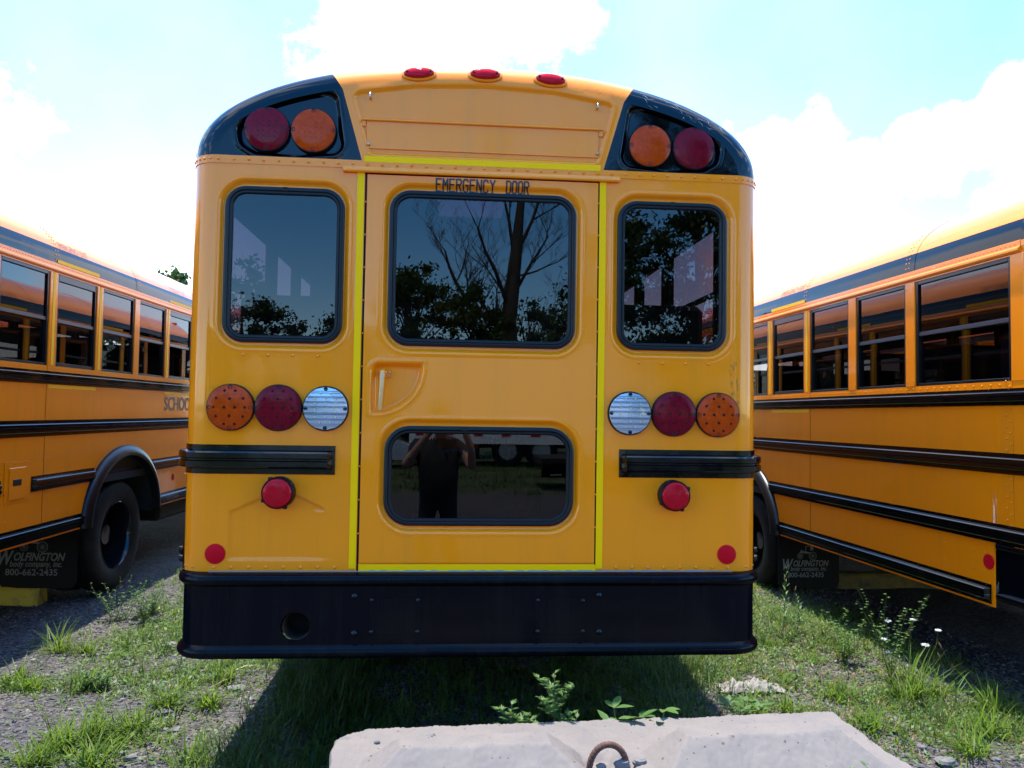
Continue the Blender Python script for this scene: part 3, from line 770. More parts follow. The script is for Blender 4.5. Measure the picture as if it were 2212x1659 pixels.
    for i in range(m_):
        j = (i+1) % m_; f.append((b0+i, b0+j, b0+m_+j, b0+m_+i)); f.append((b0+m_+i, b0+m_+j, b0+2*m_+j, b0+2*m_+i))
    bm_ = obj('bumper', v, f, BUMP, bus, True); angle_smooth(bm_, 30)
    mb = MB(); mb.lathe([(.0590, .5), (.0590, .014), (.0565, .009), (.0535, .013), (.0535, .5)], 32, 'y', (cxh+.004, YB, czh)); mb.f = mb.f[:-2]
    mb.build('exhaust_pipe', mat('exhaust_steel', (.05, .045, .04), .5, metal=.8, var=(20, (.12, .07, .04), .4, .7)), bus, ang=40)
    MB().lathe([(.0525, .10), (0, .10)], 24, 'y', (cxh+.004, YB, czh)).build('pipe_shade_disc', DARK, bus)  # dark disc plugs the pipe, standing in for the shade inside
    BOLTM = mat('bolt_black', (.004, .005, .007), .4, coat=.45, coat_r=.15, spec=.1)
    bolt = MB(); bolt.lathe([(.0140, 0), (.0130, -.006), (.008, -.0105), (0, -.012)], 12, 'y'); bo = bolt.build('bolt', BOLTM, bm_, ang=60); bo.location = (-.511, YB, .748)
    sb = MB(); sb.lathe([(.0085, 0), (.0080, -.007), (.004, -.0095), (0, -.0095)], 6, 'y'); so = sb.build('bolt', BOLTM, bm_, ang=30); so.location = (-.439, YB, .731)
    for x, z in ((.520, .749), (-.510, .594), (.522, .594)):
        c = bo.copy(); col.objects.link(c); c.parent = bm_; c.location = (x, YB, z)
    for x, z in ((-.248, .730), (-.439, .600), (-.248, .600), (.258, .728), (.451, .726), (.258, .598), (.451, .598)):
        c = so.copy(); col.objects.link(c); c.parent = bm_; c.location = (x, YB-.001, z)
    MB().box(.243, .466, YB-.002, YB+.001, .583, .742, .001).build('bumper_plate', BUMP, bm_)
    MB().box(-.452, -.236, YB-.002, YB+.001, .585, .742, .001).build('bumper_plate', BUMP, bm_)
    # torn grey sealant between body and bumper
    v = []; f = []; xs = frange(-1.12, 1.12, .012)
    for i, x in enumerate(xs):
        t_ = .0025+.0035*abs(math.sin(x*13+2*math.sin(x*31)))*(1 if -.45 < x < 1 else .3); v += [(x, -.012, .8385), (x, -.003, .8395+t_)]
        if i: k = 2*i; f.append((k-2, k, k+1, k-1))
    obj('sealant', v, f, mat('grey_sealant', (.16, .155, .15), .6), bus)
    # ---------- side panels
    seams = [.495, 2.86, 5.02, 7.20, BL-.3]
    def arch(y): 
        if y < .645: return .842
        t_ = (y-4.21)/.70
        return .46+.60*math.sqrt(max(0, 1-t_*t_)) if abs(t_) < 1 else .45
    for sx in (-1, 1):
        for i in range(4):
            a, b = seams[i], seams[i+1]
            ys = frange(a+.0015, b-.0015, .06); V = []; F = []
            ys = sorted(set(ys+[y for y in (.6449, .6451, 3.508, 3.512, 4.91, 4.912) if a < y < b]))
            rows = (0, .12, .25, .4, .55, .7, .85, 1)
            for y in ys:
                zb = arch(y)
                for t_ in rows:
                    z = zb+(1.792-zb)*t_
                    V.append((sx*(W+.0010*math.sin(y*6+z*9)+(.0015 if i % 2 else 0)), y, z))
            for k in range(len(ys)-1):
                for j in range(7): q_ = k*8+j; F.append((q_, q_+1, q_+9, q_+8))
            pn = obj('side_panel', V, F, YEL, bus)
            pts = []
            if i < 4:
                for z in frange(.62 if i else .88, 1.76, .066): pts += [(sx*(W+.001), a+.022, z, sx, 0, 0), (sx*(W+.001), a+.052, z+.033, sx, 0, 0)]
            if i == 0:
                for y in (1.1, 1.75, 2.4): pts += [(sx*(W+.001), y, z, sx, 0, 0) for z in (.65, .76)]
                pts += [(sx*(W+.001), y, z, sx, 0, 0) for y in (.73, .83) for z in (.65, .76)]
            if i == 1: pts += [(sx*(W+.001), y, z, sx, 0, 0) for y in (3.09, 3.35) for z in (.64, .78)]
            for y in frange(a+.1, b-.05, .075): pts.append((sx*(W+.001), y, 1.772, sx, 0, 0))
            rivets_obj('panel_rivets', pts, YEL, pn, .0055, .0035)
        # skirt piece between the bumper and rail at the rear
        MB().box(sx*W-.002 if sx > 0 else -W, sx*W if sx > 0 else -W+.002, .660, .70, .45, .83).build('skirt_corner', YEL, bus)
        # header over the windows, sill
        MB().box(min(sx*(W-.004), sx*W), max(sx*(W-.004), sx*W), .495, BL-.3, 2.523, 2.566).build('window_header', YEL, bus)
        # gutter
        v, f = sweep([(sx*W, .42, sx, 0), (sx*W, BL, sx, 0)], [(-.001, 2.532), (.010, 2.533), (.020, 2.544), (.020, 2.556), (.010, 2.564), (.006, 2.570), (.006, 2.600), (0, 2.604)])
        g = obj('gutter', v, f, YEL, bus, True); angle_smooth(g, 30)
        rivets_obj('gutter_rivets', [(sx*(W+.006), y, 2.584, sx, 0, 0) for y in frange(.46, BL-.1, .036)], YEL, g, .0055, .004)
        # pillars and windows
        pil = [(.495, .50)] + [(1.39, 1.495)] + [(2.13+.735*i, 2.238+.735*i) for i in range(10)]
        for i, (a, b) in enumerate(pil):
            if i == 0: a, b = .40, .505
            MB().box(min(sx*(W-.03), sx*(W+.002)), max(sx*(W-.03), sx*(W+.002)), a, b, 1.790, 2.530, .003).build('window_pillar', YEL, bus)
            if i: 
                pts = [(sx*(W+.002), y, z, sx, 0, 0) for y in (a+.014, b-.014) for z in frange(1.83, 2.48, .16)]
                rivets_obj('pillar_rivets', pts, YEL, bus, .005, .0035)
            if i in (3, 4, 6, 7, 9, 10):
                MB().box(min(sx*(W+.0025), sx*(W+.004)), max(sx*(W+.0025), sx*(W+.004)), (a+b)/2-.017, (a+b)/2+.017, 1.80, 2.528).build('pillar_tape', TAPE, bus)
        edges = [(.505, 1.39), (1.495, 2.13)] + [(2.238+.735*i, 2.865+.735*i) for i in range(9)]
        for wi, (a, b) in enumerate(edges):
            wn = empty('side_window', (0, 0, 0)); wn.parent = bus
            xo, xi = (W-.006), (W-.045)
            X0, X1 = min(sx*xo, sx*xi), max(sx*xo, sx*xi)
            fw = .026
            mb = MB(); mb.box(X0, X1, a, a+fw, 1.790, 2.524, .003); mb.box(X0, X1, b-fw, b, 1.790, 2.524, .003)
            tb = .026 if wi not in (3, 6, 9) else .055
            mb.box(X0, X1, a+fw, b-fw, 2.524-tb, 2.524, .003); mb.box(X0, X1, a+fw, b-fw, 1.790, 1.812 if wi not in (3, 6) else 1.822, .003)
            mb.build('frame', SASH, wn)
            xs0, xs1 = (min(sx*(W-.012), sx*(W-.030)), max(sx*(W-.012), sx*(W-.030)))
            MB().box(xs0, xs1, a+fw, b-fw, 2.140, 2.168, .002).build('sash_bar', mat('sash_grey', (.06, .062, .066), .35, metal=.4), wn)
            xg = sx*(W-.020)
            obj('pane', [(xg, a+fw, 2.166), (xg, b-fw, 2.166), (xg, b-fw, 2.524-tb), (xg, a+fw, 2.524-tb)], [(0, 1, 2, 3)], GLS, wn, False)
            xg = sx*(W-.030)
            obj('pane', [(xg, a+fw, 1.81), (xg, b-fw, 1.81), (xg, b-fw, 2.142), (xg, a+fw, 2.142)], [(0, 1, 2, 3)], GLS, wn, False)
        # tape along the exit windows, lettering
        for a, b in ((2.95, 3.62), (5.15, 5.82), (7.35, 8.02)):
            v = []
            for y in (a, b):
                for z in (2.606, 2.634): v.append((sx*(roof_x(z)+.0035), y, z))
            obj('reflective_strip', v, [(0, 1, 3, 2)], TAPE, bus, False)
            MB().box(min(sx*(W+.002), sx*(W+.0035)), max(sx*(W+.002), sx*(W+.0035)), a-.07, b, 1.618, 1.645).build('reflective_strip', TAPE, bus)
            yc = (a+b)/2-.05
            text('exit_lettering', 'EMERGENCY EXIT', .46, .052, mat('faded_black_print', (.10, .075, .05), .5), bus,
                 lambda x, y: (sx*(roof_x(2.735+y)+.003), (yc-.23+x) if sx > 0 else (yc+.23-x), 2.735+y), bold=-.01)
        text('side_lettering', 'SCHOOL BUS', 1.25, .150, PRT, bus, lambda x, y: (sx*(W+.0035), (5.09+x) if sx > 0 else (6.34-x), 1.445+y), bold=.02)
        MB().box(min(sx*(W+.001), sx*(W+.0025)), max(sx*(W+.001), sx*(W+.0025)), 4.16, 4.98, 1.425, 1.60).build('blank_sign_panel', YEL, bus)
    # red round side reflectors
        MB().lathe([(.045, 0), (.044, .004*sx), (0, .005*sx)], 24, 'x', (sx*(W+.001), .70, .712)).build('side_reflector', REFR, bus, ang=40)
        MB().lathe([(.035, 0), (.034, .004*sx), (0, .005*sx)], 24, 'x', (sx*(W+.002), 5.38, .722)).build('side_reflector', REFR, bus, ang=40)
    # fuel door on the right side
    fd = empty('fuel_door'); fd.parent = bus
    MB().box(W+.001, W+.004, 2.37, 2.69, .775, 1.075, .001).build('door_surround', YEL, fd)
    MB().box(W+.004, W+.012, 2.42, 2.62, .80, 1.03, .003).build('door_leaf', YEL, fd)
    MB().box(W+.010, W+.016, 2.46, 2.56, .90, .945, .002).build('latch', RUB, fd)
    rivets_obj('surround_rivets', [(W+.004, y, z, 1, 0, 0) for y in (2.385, 2.48, 2.58, 2.675) for z in (.788, 1.06)]+[(W+.004, y, z, 1, 0, 0) for y in (2.385, 2.675) for z in (.87, .97)], YEL, fd, .005, .003)
    # ---------- roof
    rs = [.42, 1.40, 2.88, 4.37, 5.86, 7.35, 8.84, BL]
    tb = None
    # curve parameter where z = 2.718 (top of black stripe)
    for k in range(1, 2000):
        if roof_pts(0, k/4000, 1)[1][1] > 2.728: tb = k/4000; break
    for i in range(len(rs)-1):
        a, b = rs[i], rs[i+1]; ov = .0022 if i % 2 else 0
        for nm, t0, t1, n_, m_ in (('roof_stripe', 0, tb, 6, BLK), ('roof_panel', tb, 1-tb, 60, YEL), ('roof_stripe', 1-tb, 1, 6, BLK)):
            ys = [a-.012, b] if i else [a, b]
            if nm == 'roof_panel' and i == 1: ys = [a-.012, 2.14, 2.84, b]
            P = roof_pts(t0, t1, n_, -ov)
            if i == 1 and nm == 'roof_panel':
                P = sorted(P, key=lambda q_: -q_[0])
            V = [(x, y, z) for y in ys for x, z in P]; F = []
            for k in range(len(ys)-1):
                for j in range(n_):
                    if len(ys) == 4 and k == 1 and abs(P[j][0]) < .31 and abs(P[j+1][0]) < .31: continue
                    q_ = k*(n_+1)+j; F.append((q_, q_+1, q_+n_+2, q_+n_+1))
            obj(nm, V, F, m_, bus)
        if i:
            pts = []
            for t_ in np.linspace(.01, .99, 60):
                x, z = roof_pts(t_, t_, 1)[0]; x2, z2 = roof_pts(t_+.004, t_+.004, 1)[0]
                tx, tz = x2-x, z2-z; L = math.hypot(tx, tz); nx, nz = tz/L, -tx/L
                if nx*x+nz*(z-2.2) < 0: nx, nz = -nx, -nz
                pts += [(x+nx*.002, a+.05, z+nz*.002, nx, 0, nz), (x+nx*.002, a+.085, z+nz*.002, nx, 0, nz)]
            rivets_obj('roof_rivets', pts, YEL, bus, .0055, .0035)
    MB().box(-.32, .32, 2.13, 2.85, ZG+HR2-.03, ZG+HR2+.004, .003).build('roof_hatch', HATCH, bus)
    MB().box(-.345, -.322, 2.11, 2.87, 3.03, 3.115).box(.322, .345, 2.11, 2.87, 3.03, 3.115).build('hatch_frame', SASH, bus)
    # ---------- interior
    P = roof_pts(.03, .97, 40, .035); V = []; F = []
    ys = [.14, 2.14, 2.86, BL-.1]
    for y in ys: V += [(x, y, z) for x, z in P]
    for k in range(3):
        for j in range(40):
            if k == 1 and abs(P[j][0]) < .32 and abs(P[j+1][0]) < .32: continue
            q_ = k*41+j; F.append((q_, q_+1, q_+42, q_+41))
    obj('ceiling_liner', V, F, LINER, bus)
    for sx in (-1, 1):
        MB().box(min(sx*(W-.05), sx*(W-.046)), max(sx*(W-.05), sx*(W-.046)), .14, BL-.1, .90, 1.80).box(min(sx*(W-.05), sx*(W-.046)), max(sx*(W-.05), sx*(W-.046)), .14, BL-.1, 2.525, 2.70).build('side_liner', LINER, bus)
        MB().box(min(sx*.56, sx*1.19), max(sx*.56, sx*1.19), .055, .058, .90, 1.77).build('rear_liner', LINER, bus)
    MB().box(-1.2, 1.2, .06, BL-.1, .87, .90).build('floor', FLOORM, bus)
    st = MB(); st.box(-.48, .48, 0, .07, 1.30, 2.10, .03); sb_ = MB(); sb_.box(-.48, .48, .07, .50, 1.28, 1.40, .03)
    first = None
    for i in range(11):
        for sx in (-1, 1):
            s0 = empty('bench_seat', (sx*.715, .62+i*.80, 0)); s0.parent = bus
            if first is None:
                b1 = st.build('backrest', SEATM, s0); c1 = sb_.build('cushion', SEATM, s0); l1 = MB().box(-.4, -.36, .1, .14, .90, 1.29).box(.36, .40, .1, .14, .90, 1.29).build('seat_legs', RUB, s0)
                bv = b1.modifiers.new('b', 'BEVEL'); bv.width = .05; bv.segments = 3; bv.limit_method = 'NONE'; b1.modifiers.remove(bv)
                first = (b1, c1, l1)
            else:
                for q_ in first: c = q_.copy(); col.objects.link(c); c.parent = s0
    # front wall with windscreen, hood, underframe
    MB().box(-1.2, 1.2, BL-.06, BL-.02, .5, 1.55).box(-1.2, -1.1, BL-.06, BL-.02, 1.55, 2.6).box(1.1, 1.2, BL-.06, BL-.02, 1.55, 2.6).box(-1.2, 1.2, BL-.06, BL-.02, 2.4, 2.80).box(-1.0, 1.0, BL-.06, BL-.02, 2.80, 3.0).box(-.6, .6, BL-.06, BL-.02, 3.0, 3.06).build('front_wall', YEL, bus)
    P = roof_pts(0, 1, 40, .004)+[(-1.2, 2.38), (1.2, 2.38)]; obj('front_bulkhead', [(x, BL-.11, z) for x, z in P], [tuple(range(len(P)))], LINER, bus, False)
    MB().box(-1.1, 1.1, BL-.045, BL-.04, 1.55, 2.4).build('windscreen', glass('dark_windscreen', (.03, .03, .03)), bus)
    for sx in (-1, 1): MB().box(min(sx*W, sx*(W-.02)), max(sx*W, sx*(W-.02)), BL-.3, BL, .5, 2.6).build('front_side_panel', YEL, bus)
    MB().box(-1.0, 1.0, BL, BL+1.4, .55, 1.5, .12).build('hood', YEL, bus)
    MB().box(-1.2, 1.2, BL+1.35, BL+1.5, .3, .6, .03).build('front_bumper', BUMP, bus)
    MB().box(-.45, -.37, .5, BL+1.2, .50, .70).box(.37, .45, .5, BL+1.2, .50, .70).box(-1.2, 1.2, .30, .36, .5, .8).box(-1.2, 1.2, 2.5, 2.56, .6, .86).box(-1.15, 1.15, 5.3, 8.0, .25, .8, .03).build('chassis', DARK, bus)
    MB().box(-1.24, 1.24, .06, BL-.2, .80, .868).build('underfloor', DARK, bus)
    MB().lathe([(.05, -1.05), (.05, 1.05)], 16, 'x', (0, 4.21, .28)).lathe([(0, -.2), (.2, -.1), (.2, .1), (0, .2)], 16, 'x', (0, 4.21, .28)).build('axle', DARK, bus, smooth=True)
    MB().box(-1.12, 1.12, .12, 1.6, .56, .80, .02).box(-1.0, -.1, 1.7, 3.2, .40, .80, .03).box(.15, 1.05, 1.7, 3.2, .45, .80, .03).build('underbody_shade_boxes', DARK, bus)  # boxes added out of sight to block light and darken the ground below
    # wheels
    WR = .51
    tp = [(.305, -.10), (.33, -.115), (.40, -.125), (.455, -.122), (.485, -.112), (.500, -.095), (.510, -.07)]
    tp2 = []
    for s_ in (-.07, -.045, -.04, -.005, .005, .04, .045, .07): tp2.append((.510 if s_ in (-.07, -.045, -.005, .005, .045, .07) else .498, s_))
    tpf = tp+[(.510, -.045), (.499, -.042), (.499, -.036), (.510, -.033), (.510, -.005), (.499, -.003), (.499, .003), (.510, .005), (.510, .033), (.499, .036), (.499, .042), (.510, .045), (.510, .07)]+[(r_, -h_) for r_, h_ in reversed(tp[:-1])]
    def wheel(x, y, z, sx, dual=True, steer=False):
        wl = empty('wheel', (x, y, z)); wl.parent = bus
        for k, off in enumerate((0, .29) if dual else (0,)):
            t_ = MB(); t_.lathe([(r_*WR/.51, h_-sx*off) for r_, h_ in tpf], 64, 'x'); t_.f = t_.f[:-2]; t_.build('tyre', TYRE, wl, ang=32)
        # rim: deep dish
        d = sx
        prof = [(.308, d*.098), (.312, d*.108), (.304, d*.112), (.296, d*.100), (.286, d*.060), (.282, d*.02), (.270, -d*.03), (.262, -d*.10), (.20, -d*.115), (.135, -d*.10), (.13, -d*.06), (.10, -d*.03), (.09, d*.01), (0, d*.012)]
        if not dual: prof = [(.308, d*.098), (.312, d*.108), (.304, d*.112), (.290, d*.08), (.282, d*.03), (.20, d*.10), (.13, d*.11), (.12, d*.14), (0, d*.15)]
        m1 = MB(); m1.lathe(prof, 48, 'x'); m1.f = m1.f[:-1]; m1.build('rim', mat('rim_black', (.005, .006, .009), .4, coat=.7, coat_r=.12, spec=0), wl, ang=30)
        m1 = MB()
        for k in range(10): a = 2*PI*k/10; m1.lathe([(.014, -d*.115 if dual else d*.10), (.014, -d*.08 if dual else d*.125), (0, -d*.075 if dual else d*.13)], 6, 'x', (0, .168*math.cos(a), .168*math.sin(a)))
        m1.build('wheel_nuts', RUB, wl, kind='stuff')
    for sx in (-1, 1):
        wheel(sx*(W-.155), 4.21, .28, sx)
        wheel(sx*(W-.20), BL+.55, .28, sx, False)
        # fender flare
        V = []; F = []; n_ = 40
        prof = [(-.004, .0), (.030, .004), (.058, .02), (.075, .048), (.078, .075), (.070, .082)]   # (radial outwards, out from side)
        prof = [(.075, .0), (.078, .020), (.062, .045), (.03, .062), (0, .070), (-.018, .062), (-.020, .030), (-.020, -.05)]
        for i in range(n_+1):
            a = PI*(i/n_)
            for ro_, ou in prof:
                ry, rz = .695+ro_, .595+ro_
                V.append((sx*(W+ou), 4.21-ry*math.cos(a), .45+rz*math.sin(a)))
        for i in range(n_):
            for j in range(len(prof)-1): q_ = i*len(prof)+j; F.append((q_, q_+1, q_+len(prof)+1, q_+len(prof)))
        angle_smooth(obj('fender', V, F, FEND, bus), 50)
        # wheel house
        V = []; F = []
        for i in range(17):
            a = PI*i/16
            for xx in (W-.01, .55): V.append((sx*xx, 4.21-.68*math.cos(a), .42+.60*math.sin(a)))
        for i in range(16): F.append((2*i, 2*i+1, 2*i+3, 2*i+2))
        obj('wheel_house', V, F, DARK, bus)
    # mud flaps with printed lettering
    for sx, x0, x1, ty, sc_ in ((1, .50, 1.15, 3.62, 1.0), (-1, -1.195, -.57, 3.60, .84)):
        fp = MB(); zb = -.09
        P = [(x0, .50), (x0, zb+.05), (x0+.03, zb), (x1-.06, zb), (x1-.02, zb+.015), (x1, zb+.06), (x1, .50)]
        fp.add([(x, ty, z) for x, z in P]+[(x, ty+.01, z) for x, z in P], [tuple(range(7)), tuple(range(13, 6, -1))]+[(i, (i+1) % 7, (i+1) % 7+7, i+7) for i in range(7)])
        fl_ = fp.build('mud_flap', mat('flap_rubber', (.0025, .0027, .003), .6, spec=.15), bus)
        xm = x0+.045 if sx < 0 else x1-.095-.565
        def pl(ox, oz): return lambda x, y: (xm+ox*sc_+x, ty-.0015, .018+oz*sc_+y)
        text('flap_lettering', 'W', .13*sc_, .125*sc_, WHT, fl_, pl(0, .088), .3, .03)
        text('flap_lettering', 'OLFINGTON', .435*sc_, .072*sc_, WHT, fl_, pl(.128, .125), .3, .03)
        text('flap_lettering', 'body company, inc.', .44*sc_, .068*sc_, WHT, fl_, pl(.095, .058), .25, .02)
        text('flap_lettering', '800-662-2435', .44*sc_, .058*sc_, WHT, fl_, pl(.06, .0), 0, .02)
        # little antique car emblem
        mb = MB()
        def ring(cx_, cz_, r_, wd):
            V = []; F = []; m2 = 24
            for i in range(m2):
                a = 2*PI*i/m2
                for rr in (r_, r_-wd): V.append((xm+(cx_+rr*math.cos(a))*sc_, ty-.0015, .018+(cz_+rr*math.sin(a))*sc_))
            for i in range(m2): j = (i+1) % m2; F.append((2*i, 2*i+1, 2*j+1, 2*j))
            mb.add(V, F)
            for i in range(8):
                a = PI*i/8; dx, dz = math.cos(a), math.sin(a); px, pz = -dz*.0012, dx*.0012
                mb.add([(xm+(cx_+s*dx*r_+t*px)*sc_, ty-.0015, .018+(cz_+s*dz*r_+t*pz)*sc_) for s, t in ((-1, -1), (-1, 1), (1, 1), (1, -1))], [(0, 1, 2, 3)])
        def poly(pts): mb.add([(xm+x*sc_, ty-.0016, .018+z*sc_) for x, z in pts], [tuple(range(len(pts)))])
        ring(.21, .245, .036, .005); ring(.365, .245, .048, .006)
        poly([(.20, .285), (.27, .275), (.34, .27), (.34, .285), (.27, .30), (.24, .305), (.225, .32), (.215, .30)])
        poly([(.275, .30), (.283, .30), (.283, .36), (.275, .36)]); poly([(.275, .352), (.37, .358), (.37, .366), (.275, .36)]); poly([(.33, .31), (.375, .31), (.37, .355), (.335, .355)])
        mb.build('flap_emblem', WHT, fl_)
    return bus

def copy_tree(o, parent=None):
    c = o.copy(); col.objects.link(c); c.parent = parent
    for ch in list(o.children): copy_tree(ch, c)
    return c

bus = build_bus()
tag(bus, 'yellow school bus seen square from behind, with emergency door and black bumper', 'school bus', 'school buses parked side by side')
def place_bus(o, L, a, y0, sx, zo, sl):
    n_ = math.hypot(1, a); ex = Vector((1/n_, -a/n_)); sp = Vector((L+a*y0, y0)); rt = sp-ex*(sx*W)
    o.rotation_euler = (math.atan(sl), 0, -math.atan(a)); o.location = (rt.x, rt.y, zo)
lb = copy_tree(bus); lb['label'] = 'yellow school bus at left, showing its fuel door, rear wheel and SCHOOL lettering'
place_bus(lb, -3.3539, .0393, .03, 1, .0376, .001)
rb = copy_tree(bus); rb['label'] = 'yellow school bus at right, showing long black rub rails and red side reflector'
place_bus(rb, 3.1587, -.0359, .40, -1, -.0367, -.0046)
#PART2
for lab, L_, a_, y0_, sd_, zo_, px_ in (('yellow school bus beyond the right-hand one, glimpsed through its windows', 3.1587+2.51+1.55, -.02, .9, -1, -.04, 0),
                           ('yellow school bus beyond the left-hand one, glimpsed through its windows', -3.3539-2.51-1.6, .03, .2, 1, .0, 0)):
    b_ = copy_tree(bus); b_['label'] = lab; place_bus(b_, L_, a_, y0_, sd_, zo_, 0)

# ------------------------------------------------------------------ ground
gm = bpy.data.materials.new('gravel_soil'); gm.use_nodes = True; t = gm.node_tree; b = t.nodes['Principled BSDF']; b.inputs['Roughness'].default_value = .9; b.inputs['Specular IOR Level'].default_value = .25
tcn = N('ShaderNodeTexCoord', t)
v1 = N('ShaderNodeTexVoronoi', t); v1.inputs['Scale'].default_value = 55; LK(t, tcn.outputs['Object'], v1.inputs['Vector'])
v2 = N('ShaderNodeTexVoronoi', t); v2.inputs['Scale'].default_value = 130; LK(t, tcn.outputs['Object'], v2.inputs['Vector'])
n1 = N('ShaderNodeTexNoise', t); n1.inputs['Scale'].default_value = 1.7; n1.inputs['Detail'].default_value = 9; n1.inputs['Roughness'].default_value = .68; LK(t, tcn.outputs['Object'], n1.inputs['Vector'])
cr = N('ShaderNodeValToRGB', t); LK(t, n1.outputs['Fac'], cr.inputs[0])
cr.color_ramp.elements[0].position = .36; cr.color_ramp.elements[0].color = (.043, .042, .048, 1)
cr.color_ramp.elements[1].position = .68; cr.color_ramp.elements[1].color = (.070, .060, .055, 1)
hs = N('ShaderNodeSeparateColor', t); LK(t, v1.outputs['Color'], hs.inputs[0])
mr = N('ShaderNodeMapRange', t); mr.inputs['To Min'].default_value = .4; mr.inputs['To Max'].default_value = 2.0; LK(t, hs.outputs[0], mr.inputs['Value'])
hs2 = N('ShaderNodeSeparateColor', t); LK(t, v2.outputs['Color'], hs2.inputs[0])
mr2 = N('ShaderNodeMapRange', t); mr2.inputs['To Min'].default_value = .7; mr2.inputs['To Max'].default_value = 1.3; LK(t, hs2.outputs[1], mr2.inputs['Value'])
mm = N('ShaderNodeMath', t, operation='MULTIPLY'); LK(t, mr.outputs[0], mm.inputs[0]); LK(t, mr2.outputs[0], mm.inputs[1])
vm = N('ShaderNodeVectorMath', t, operation='SCALE'); LK(t, cr.outputs[0], vm.inputs[0]); LK(t, mm.outputs[0], vm.inputs['Scale'])
# green-brown farther away where single plants can no longer be told apart
gn = N('ShaderNodeMix', t, data_type='RGBA'); LK(t, vm.outputs[0], gn.inputs['A']); gn.inputs['B'].default_value = (.045, .07, .018, 1)
sp = N('ShaderNodeSeparateXYZ', t); LK(t, tcn.outputs['Object'], sp.inputs[0])
f1 = N('ShaderNodeMapRange', t); f1.inputs['From Min'].default_value = -12.5; f1.inputs['From Max'].default_value = -14.5; LK(t, sp.outputs['Y'], f1.inputs['Value'])
f2 = N('ShaderNodeMapRange', t); f2.inputs['From Min'].default_value = 14; f2.inputs['From Max'].default_value = 30; LK(t, sp.outputs['Y'], f2.inputs['Value'])
fm = N('ShaderNodeMath', t, operation='MAXIMUM'); LK(t, f1.outputs[0], fm.inputs[0]); LK(t, f2.outputs[0], fm.inputs[1])
fn = N('ShaderNodeMath', t, operation='MULTIPLY'); LK(t, fm.outputs[0], fn.inputs[0]); fn.inputs[1].default_value = .85
LK(t, fn.outputs[0], gn.inputs['Factor']); LK(t, gn.outputs['Result'], b.inputs['Base Color'])
bp = N('ShaderNodeBump', t); bp.inputs['Distance'].default_value = .012; bp.inputs['Strength'].default_value = .9
LK(t, v1.outputs['Distance'], bp.inputs['Height']); bp.invert = True
bp2 = N('ShaderNodeBump', t); bp2.inputs['Distance'].default_value = .005; bp2.inputs['Strength'].default_value = .8; bp2.invert = True; LK(t, v2.outputs['Distance'], bp2.inputs['Height']); LK(t, bp.outputs[0], bp2.inputs['Normal'])
LK(t, bp2.outputs[0], b.inputs['Normal'])
def gh(x, y):
    """ground height, in arrays"""
    return GZ + .014*np.sin(x*1.9+.4)*np.sin(y*1.3+1) + .008*np.sin(x*5.1+y*2.3) + .005*np.sin(x*11+1)*np.sin(y*9.1) - .004
ax = np.concatenate([[-900, -300, -100, -40, -20, -12], np.arange(-8, 8.01, .08), [12, 20, 40, 100, 300, 900]])
ay = np.concatenate([[-900, -300, -100, -40, -20, -10], np.arange(-6, 12.01, .08), [16, 24, 40, 100, 300, 900]])
X, Y = np.meshgrid(ax, ay); Z = gh(X, Y)
v, f = gridmesh(X, Y, Z); g = obj('ground', v, f, gm); g['kind'] = 'structure'

# ------------------------------------------------------------------ plants: shared helpers
def leafmat(name, c, c2, trans=.45, sc_=6):
    m = bpy.data.materials.new(name); m.use_nodes = True; t = m.node_tree; b = t.nodes['Principled BSDF']; b.inputs['Roughness'].default_value = .5; b.inputs['Specular IOR Level'].default_value = .35
    tcn = N('ShaderNodeTexCoord', t); n = N('ShaderNodeTexNoise', t); n.inputs['Scale'].default_value = sc_; n.inputs['Detail'].default_value = 6; n.inputs['Roughness'].default_value = .7; LK(t, tcn.outputs['Object'], n.inputs['Vector'])
    r = N('ShaderNodeMapRange', t); r.inputs['From Min'].default_value = .35; r.inputs['From Max'].default_value = .65; LK(t, n.outputs['Fac'], r.inputs['Value'])
    x = N('ShaderNodeMix', t, data_type='RGBA'); LK(t, r.outputs[0], x.inputs['Factor']); x.inputs['A'].default_value = (*c, 1); x.inputs['B'].default_value = (*c2, 1)
    LK(t, x.outputs['Result'], b.inputs['Base Color'])
    tr = N('ShaderNodeBsdfTranslucent', t); LK(t, x.outputs['Result'], tr.inputs[0])
    ms = N('ShaderNodeMixShader', t); ms.inputs[0].default_value = trans; LK(t, b.outputs[0], ms.inputs[1]); LK(t, tr.outputs[0], ms.inputs[2]); LK(t, ms.outputs[0], t.nodes['Material Output'].inputs[0])
    return m
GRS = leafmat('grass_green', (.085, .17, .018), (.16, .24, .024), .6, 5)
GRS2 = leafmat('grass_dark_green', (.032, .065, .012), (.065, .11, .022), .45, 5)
DRY = leafmat('dry_grass', (.30, .22, .11), (.20, .10, .05), .35, 7)
CLV = leafmat('weed_leaf', (.05, .125, .026), (.10, .19, .045), .4, 9)
STM = leafmat('weed_stem', (.07, .12, .03), (.12, .11, .04), .2, 9)
